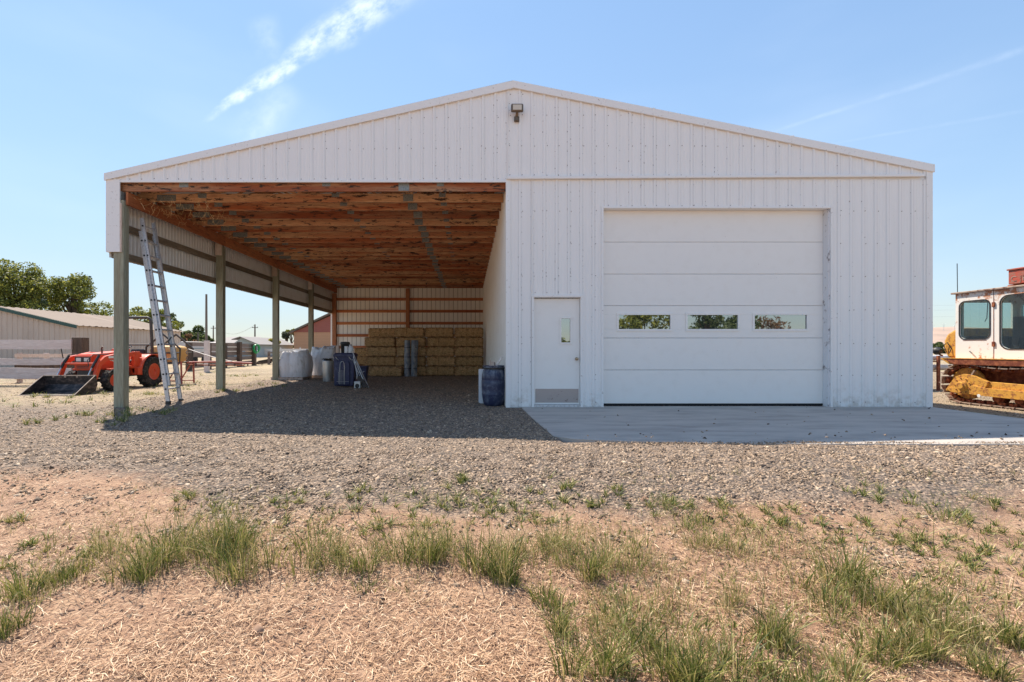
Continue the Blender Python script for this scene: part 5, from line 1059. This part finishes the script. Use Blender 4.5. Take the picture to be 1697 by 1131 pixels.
treepx('small_conifer', 'small dark conifer left of the yellow bush', 'conifer', 441, 563, 8, 90, M['leaf_g'], 900, .12, low=.05, trunk=.1, clumps=10)
treepx('grey_tree', 'grey green tree between the third post and the brown house', 'tree', 473, 549, 26, 74, M['leaf_grey'], 2800, .16, low=.1, clumps=16)
treepx('yellow_tree', 'pale yellow green tree top showing above the corner of the brown house', 'tree', 481, 540, 22, 90, M['leaf_yg'], 2200, .18, low=.3, clumps=14)
for k, (px, yt, wp, lab) in enumerate(((1548, 570, 26, 'low green shrub against the barn corner in the far field'), (1560, 566, 20, 'round dark green shrub in the middle of the far field gap'), (1575, 568, 20, 'green shrub in the far field beside the crawler'))):
    treepx('field_shrub', lab, 'shrub', px, yt, wp, 120, M['leaf_g'], 1800, .28, low=.05, trunk=.2, clumps=12, group='shrubs in the far field')
# trees that only the window panes mirror
for k, (x, y, H, R, m, n, lab) in enumerate(((11.7, -13, 4.6, 2.6, 'leaf_yg', 3500, 'green tree mirrored in the left garage door window'), (16.5, -14, 6.0, 2.9, 'leaf_g', 5000, 'dense green tree mirrored in the middle garage door window'), (21.0, -14, 3.7, 1.5, 'leaf_red', 700, 'bare reddish shrub mirrored in the right garage door window'), (7.8, -20, 2.7, 2.4, 'leaf_yg', 2500, 'low green bush mirrored in the entry door window'))):
    tree('mirrored_tree', lab, 'tree', (x, y, -.3), H, R, M[m], n, .14, trunk=.12, low=.15, clumps=20)

# ------------------------------------------------------------ gravel stones, straw, grass
def stones(name, lab, X, Y, size, lift=.25):
    n = len(X); Z = gz(X, Y); s = size[:, None]
    base = np.array([[1, 0, 0], [-.5, .87, 0], [-.5, -.87, 0], [.55, .95, .62], [-1.1, .0, .62], [.55, -.95, .62], [0, 0, 1.1]], float); base = base*np.array([.5, .5, .55])
    fc = np.array([[0, 3, 5], [0, 1, 3], [1, 4, 3], [1, 2, 4], [2, 5, 4], [2, 0, 5], [3, 4, 6], [4, 5, 6], [5, 3, 6]])
    V = base[None]*(1+RS.normal(0, .22, (n, 7, 3))); V *= np.stack([RS.uniform(.8, 1.5, n), RS.uniform(.7, 1.1, n), RS.uniform(.5, 1., n)], 1)[:, None]
    t = RS.normal(0, .35, (n, 1)); V[:, :, 2] += V[:, :, 0]*t; a = RS.uniform(0, 6.283, (n, 1)); x = V[:, :, 0]*np.cos(a)-V[:, :, 1]*np.sin(a); y = V[:, :, 0]*np.sin(a)+V[:, :, 1]*np.cos(a)
    V = np.stack([x*s+X[:, None], y*s+Y[:, None], V[:, :, 2]*s+(Z-size*lift)[:, None]], -1)
    F_ = (fc[None]+np.arange(n)[:, None, None]*7).reshape(-1, 3); o = np_mesh(name, V.reshape(-1, 3), F_, M['stone']); return stuff(o, lab, 'gravel')
def fbm(X, Y, s, seed):
    r = 0
    for k in range(4):
        f = s*1.9**k; r = r+.6**k*np.sin(X*f+seed*1.3+2.1*np.sin(Y*f*.7+seed))*np.sin(Y*f*1.1+seed*2.2+1.7*np.sin(X*f*.8))
    return r
def sample(n, y0, y1, pw=1.6, xm=1.35):
    u = RS.uniform(0, 1, n); Y = (y0**(1-pw)+u*(y1**(1-pw)-y0**(1-pw)))**(1/(1-pw)); X = RS.uniform(-1.08, 1.25, n)*Y; return X, Y
X, Y = sample(330000, 2.5, 20, 1.75); nn = fbm(X, Y, 1.1, 3.)
lim = 3.65+.75*sst((-1.6-X)/2)+.35*sst((X-2.5)/3.5); e = Y+nn*.45-lim
keep = (RS.uniform(0, 1, len(X)) < sst((e+.35)/.8)*.96+.02)
onslab = (X > 1.1) & (X < 9.) & (Y > 5.62+.05*nn) & (Y < 9.2); keep &= ~onslab
keep &= ~((X > XM-.05) & (X < XR+.02) & (Y > 9)); keep &= ~((X > 9.9) & (RS.uniform(0, 1, len(X)) < .5))
keep &= ~((X < -7.3) & (Y > 8.6) & (RS.uniform(0, 1, len(X)) < .72)); keep &= ~((Y > 3.2) & (Y < 9) & (RS.uniform(0, 1, len(X)) < .18*(1+fbm(X, Y, .7, 9.))))
X, Y = X[keep], Y[keep]; sz = np.clip(RS.lognormal(-4.0, .42, len(X)), .007, .055)*(1+.10*np.clip(Y-5, 0, 6)/2); stones('gravel_stones', 'grey brown crushed gravel in front of and inside the open bay', X, Y, sz)
X, Y = RS.uniform(1.3, 8.9, 90), RS.uniform(5.6, 8.9, 90); Y = np.where(RS.uniform(0, 1, 90) < .6, 5.6+(Y-5.6)*.25, Y); o = stones('loose_stones', 'loose dark pebbles scattered on the concrete apron', X, Y, RS.uniform(.012, .035, 90), -.0)
for v in o.data.vertices: v.co.z += .075 if v.co.z < .0 or True else 0
X = RS.uniform(1.5, 9., 1500); Y = 5.56+np.abs(RS.normal(0, .06, 1500)); k = (Y < 5.74); o = stones('edge_gravel', 'small gravel spilled over the front edge of the concrete apron', X[k], Y[k], RS.uniform(.008, .02, k.sum()), -.1)
for v in o.data.vertices: v.co.z += .012
# straw litter
def straws(name, lab, X, Y, L, wd, flat=.12, zoff=.004, m='straw'):
    n = len(X); Z = gz(X, Y)+zoff+RS.uniform(0, .012, n); a = RS.uniform(0, 6.283, n); el = RS.normal(0, flat, n); d = np.stack([np.cos(a)*np.cos(el), np.sin(a)*np.cos(el), np.sin(el)], 1); c = np.stack([-np.sin(a), np.cos(a), RS.normal(0, .3, n)], 1)*wd[:, None]
    P = np.stack([X, Y, Z+np.abs(el)*L*.5], 1); bend = np.stack([-np.sin(a), np.cos(a), .3*np.ones(n)], 1)*(L*RS.normal(0, .08, n))[:, None]; h = d*(L/2)[:, None]
    V = np.stack([P-h-c*.4, P-h+c*.4, P+bend-c, P+bend+c, P+h-c*.3, P+h+c*.3], 1).reshape(-1, 3); b = np.arange(n)[:, None]*6
    Fq = np.concatenate([b+np.array([[0, 2, 3, 1]]), b+np.array([[2, 4, 5, 3]])], 1).reshape(-1, 4); return stuff(np_mesh(name, V, Fq, M[m]), lab, 'straw')
X, Y = sample(92000, 1.75, 5.6, 2.4); nn = fbm(X, Y, 1.3, 5.); lim = 3.65+.75*sst((-1.6-X)/2)+.35*sst((X-2.5)/3.5)
keep = RS.uniform(0, 1, len(X)) < np.where(Y < lim+nn*.4, .95-.45*sst((X-2.)/2)*sst((Y-2.6)/.6)-.6*np.clip(fbm(X, Y, 2.1, 8.)+.2, 0, 1), .05); X, Y = X[keep], Y[keep]
straws('straw_litter', 'dry tan straw and chaff littering the foreground dirt', X, Y, RS.gamma(3., .012, len(X))+.008, RS.uniform(.0008, .0024, len(X)), .16)
X = RS.uniform(-6.6, .5, 5000); Y = RS.uniform(9.5, 19, 5000); straws('hay_scraps', 'bits of hay scattered over the gravel inside the bay', X, Y, RS.uniform(.02, .09, 5000), RS.uniform(.002, .004, 5000), .2, .02)
# grass
def blades(cx, cy, n, rad, h, wd, lean, ht=.35):
    a = RS.uniform(0, 6.283, n); r = rad*RS.uniform(0, 1, n)**.7; X = cx+r*np.cos(a); Y = cy+r*np.sin(a)*.8; Z = gz(X, Y)-.004
    H = h*RS.uniform(ht, 1.15, n); a2 = a+RS.normal(0, .9, n); le = np.abs(RS.normal(lean, lean*.6, n)); D = np.stack([np.cos(a2), np.sin(a2)], 1); w_ = wd*RS.uniform(.6, 1.3, n)
    f = RS.uniform(0, 3.14, n); S_ = np.stack([np.cos(f), np.sin(f), np.zeros(n)], 1)*w_[:, None]; out = []
    for t, k in ((0, .8), (.35, 1.), (.7, .75), (1., .08)):
        P = np.stack([X+D[:, 0]*le*H*t**1.8, Y+D[:, 1]*le*H*t**1.8, Z+H*(t-.25*le*t*t)], 1); out += [P-S_*k, P+S_*k]
    return np.stack(out, 1)
def grass_obj(name, lab, sets, m):
    V = np.concatenate(sets).reshape(-1, 3); n = len(V)//8; b = np.arange(n)[:, None]*8
    Fq = np.concatenate([b+np.array([[2*k, 2*k+1, 2*k+3, 2*k+2]]) for k in range(3)], 1).reshape(-1, 4); return stuff(np_mesh(name, V, Fq, M[m]), lab, 'grass')
tufts = [(45, 990, 110, 60, 'd'), (100, 965, 60, 45, 'd'), (5, 1050, 40, 60, 'd'), (120, 945, 60, 30, 'd'), (205, 915, 110, 50, 't'), (245, 955, 90, 60, 'd'), (225, 940, 90, 50, 't'), (310, 915, 120, 75, 'd'), (340, 900, 120, 70, 't'), (390, 905, 70, 60, 'd'), (405, 945, 110, 70, 'd'), (370, 925, 90, 60, 't'), (515, 940, 80, 60, 'd'), (560, 925, 60, 50, 't'), (590, 945, 70, 50, 'd'), (640, 925, 80, 50, 't'), (690, 930, 80, 65, 'd'), (740, 915, 60, 45, 't'), (720, 925, 60, 55, 'd'), (805, 950, 80, 85, 'd'), (835, 965, 60, 60, 'd'), (850, 925, 60, 60, 't'), (925, 910, 90, 65, 't'), (945, 935, 70, 60, 't'), (970, 955, 60, 60, 'd'), (1030, 950, 100, 70, 't'), (1060, 935, 60, 45, 't'), (910, 1000, 60, 60, 'd'), (1000, 1030, 110, 55, 't'), (1040, 1015, 90, 55, 't'), (1085, 1020, 90, 60, 't'), (1060, 1065, 90, 60, 'd'), (1090, 1080, 80, 60, 't'), (1005, 1118, 90, 90, 'd'), (1120, 1135, 110, 90, 'd'), (1180, 1135, 100, 80, 'd'), (1280, 1065, 80, 75, 'd'), (1300, 1075, 60, 60, 't'), (1215, 1000, 50, 50, 't'), (1300, 1140, 90, 60, 'd'), (1360, 1145, 90, 70, 'd'), (1440, 985, 90, 75, 'd'), (1480, 1010, 70, 55, 'd'), (1400, 990, 70, 45, 't'), (1380, 1015, 70, 60, 'd'), (1520, 1040, 110, 80, 't'), (1560, 1050, 90, 80, 't'), (1500, 1075, 90, 80, 't'), (1600, 1060, 60, 55, 't'), (1545, 1095, 60, 60, 'd'), (1690, 1075, 50, 80, 'd'), (1460, 1090, 60, 60, 'd'), (1560, 1000, 60, 40, 'd'), (1600, 975, 60, 35, 't'), (930, 1060, 50, 60, 'd'), (1190, 1090, 70, 60, 't'), (1410, 1120, 70, 70, 't'), (1640, 1120, 70, 70, 'd'), (1150, 905, 80, 40, 't'), (1235, 915, 90, 35, 't'), (1290, 905, 70, 30, 't'), (1180, 890, 80, 25, 'd'), (1140, 870, 60, 30, 'd'), (1210, 880, 80, 22, 'd'), (1270, 875, 80, 20, 'd'), (1100, 840, 50, 30, 't')]
sets = {'d': [], 't': []}
for (px, py, wp, hp_, k) in tufts:
    x, y, z = gp(px, py); sc = y/F; r = wp*sc/2; h = hp_*sc*1.02; n = int(46+wp*hp_*.017*(1.2 if k == 'd' else .9))
    for q in range(4):
        ox, oy = RS.normal(0, r*.5), RS.normal(0, r*.5); sets[k].append(blades(x+ox, y+oy, n//3, r*.6, h*RS.uniform(.45, 1.1), .0023 if k == 'd' else .0017, .5, .25))
    other = 't' if k == 'd' else 'd'; sets[other].append(blades(x, y, n//4, r*.8, h*.8, .0015, .4))
for _ in range(95):
    px_ = RS.uniform(860, 1690) if RS.rand() < .8 else RS.uniform(10, 860); py_ = RS.uniform(865, 1125) if px_ > 900 else RS.uniform(880, 945)
    if 1250 < px_ and py_ < 960 and RS.rand() < .5: continue
    x, y, z = gp(px_, py_); s_y = y/F; r = RS.uniform(25, 55)*s_y; h = RS.uniform(18, 55)*s_y; kk = 'd' if RS.rand() < .4 else 't'
    for q in range(3): sets[kk].append(blades(x+RS.normal(0, r*.6), y+RS.normal(0, r*.6), int(RS.uniform(8, 22)), r*.5, h*RS.uniform(.5, 1.1), .0017, .6, .2))
spr = [(295, 830, 40), (350, 847, 50), (480, 828, 40), (485, 855, 60), (540, 850, 70), (600, 820, 35), (615, 855, 80), (660, 860, 50), (700, 835, 60), (740, 825, 40), (770, 795, 25), (765, 840, 60), (800, 835, 60), (830, 842, 60), (700, 870, 60), (640, 880, 60), (935, 803, 35), (1035, 826, 45), (1110, 838, 40), (1120, 858, 60), (1200, 835, 35), (1230, 866, 60), (1280, 862, 50), (1310, 858, 50), (1440, 824, 35), (1500, 836, 60), (1490, 876, 60), (1560, 888, 70), (1620, 912, 60), (1690, 905, 60), (1650, 878, 50), (1600, 860, 40), (1400, 900, 50), (1350, 866, 45), (1450, 880, 40), (1580, 912, 50), (1505, 905, 50), (1560, 925, 40), (1610, 935, 40), (890, 860, 60), (860, 850, 60), (920, 845, 50), (985, 840, 40), (1640, 835, 30), (50, 905, 50), (30, 930, 50), (20, 870, 40), (150, 920, 40), (60, 660, 60), (110, 668, 70), (210, 690, 50), (230, 682, 60), (190, 700, 40), (280, 685, 40), (160, 655, 60), (330, 640, 80), (450, 640, 60), (240, 655, 60), (370, 650, 40), (130, 690, 50), (80, 700, 40), (385, 625, 50), (450, 605, 60), (300, 625, 60)]
for (px, py, wp) in spr:
    x, y, z = gp(px, py); r = wp*y/F/2
    for q in range(7): sets['d'].append(blades(x+RS.normal(0, r*.6), y+RS.normal(0, r*.9), 15, r*.16, min(.13, .022*y), .0022+.0003*y, .9))
X, Y = sample(2600, 2.0, 5.2, 2.2); nn = fbm(X, Y, 1.7, 2.)
for x, y, v in zip(X, Y, nn):
    if y < 4.6-.3*(x < -2) and v > -.15 and not (x < 1.0 and y < 2.62) : sets['t' if RS.rand() < .6 else 'd'].append(blades(x, y, 5, .035, .05*RS.uniform(.6, 1.9), .0014, .5))
X = RS.uniform(-13, -7.3, 700); Y = RS.uniform(9.5, 24, 700)
for x, y in zip(X, Y):
    if fbm(np.array([x]), np.array([y]), .9, 4.)[0] > .25: sets['d'].append(blades(x, y, 6, .12, .07, .004, .6))
grass_obj('green_grass', 'green grass tufts growing through the dry dirt and gravel', sets['d'], 'grass_d'); grass_obj('dry_grass', 'yellowing grass stems standing among the green tufts', sets['t'], 'grass_t')
# nodding seed heads on the tall stems
V = []
for _ in range(420):
    px, py, wp, hp_, k = random.choice(tufts[:62]); x, y, z = gp(px, py); r = wp*y/F/2; bx_, by_ = x+RS.normal(0, r*.6), y+RS.normal(0, r*.5); h = hp_*y/F*RS.uniform(.8, 1.25); a = RS.uniform(0, 6.28); V.append(blades(bx_, by_, 1, .001, h, .001, .25, 1.)); z0 = float(gz(bx_, by_))+h*.92
    q = blades(bx_+.1*h*math.cos(a), by_+.1*h*math.sin(a), 4, .003, .045, .0035, .5); q[:, :, 2] += z0-float(gz(bx_, by_))-.01; V.append(q)
grass_obj('seed_heads', 'pale seed heads on tall stems above the grass tufts', V, 'grass_t')
# stray hay strings near the stack and clods in the dirt
X, Y = sample(5200, 1.8, 3.9, 1.5); Z = gz(X, Y); keep = fbm(X, Y, 1.5, 6.) > .0; cl = stones('dirt_clods', 'small brown dirt clods among the straw', X[keep], Y[keep], RS.gamma(2.2, .006, keep.sum())+.006, .3)
cl.data.materials[0] = mat('brown clod', lambda t: dict(c=t.mix(t.rnd(), (.20, .115, .075), (.38, .24, .16))), rough=.95)
bpy.context.view_layer.update()
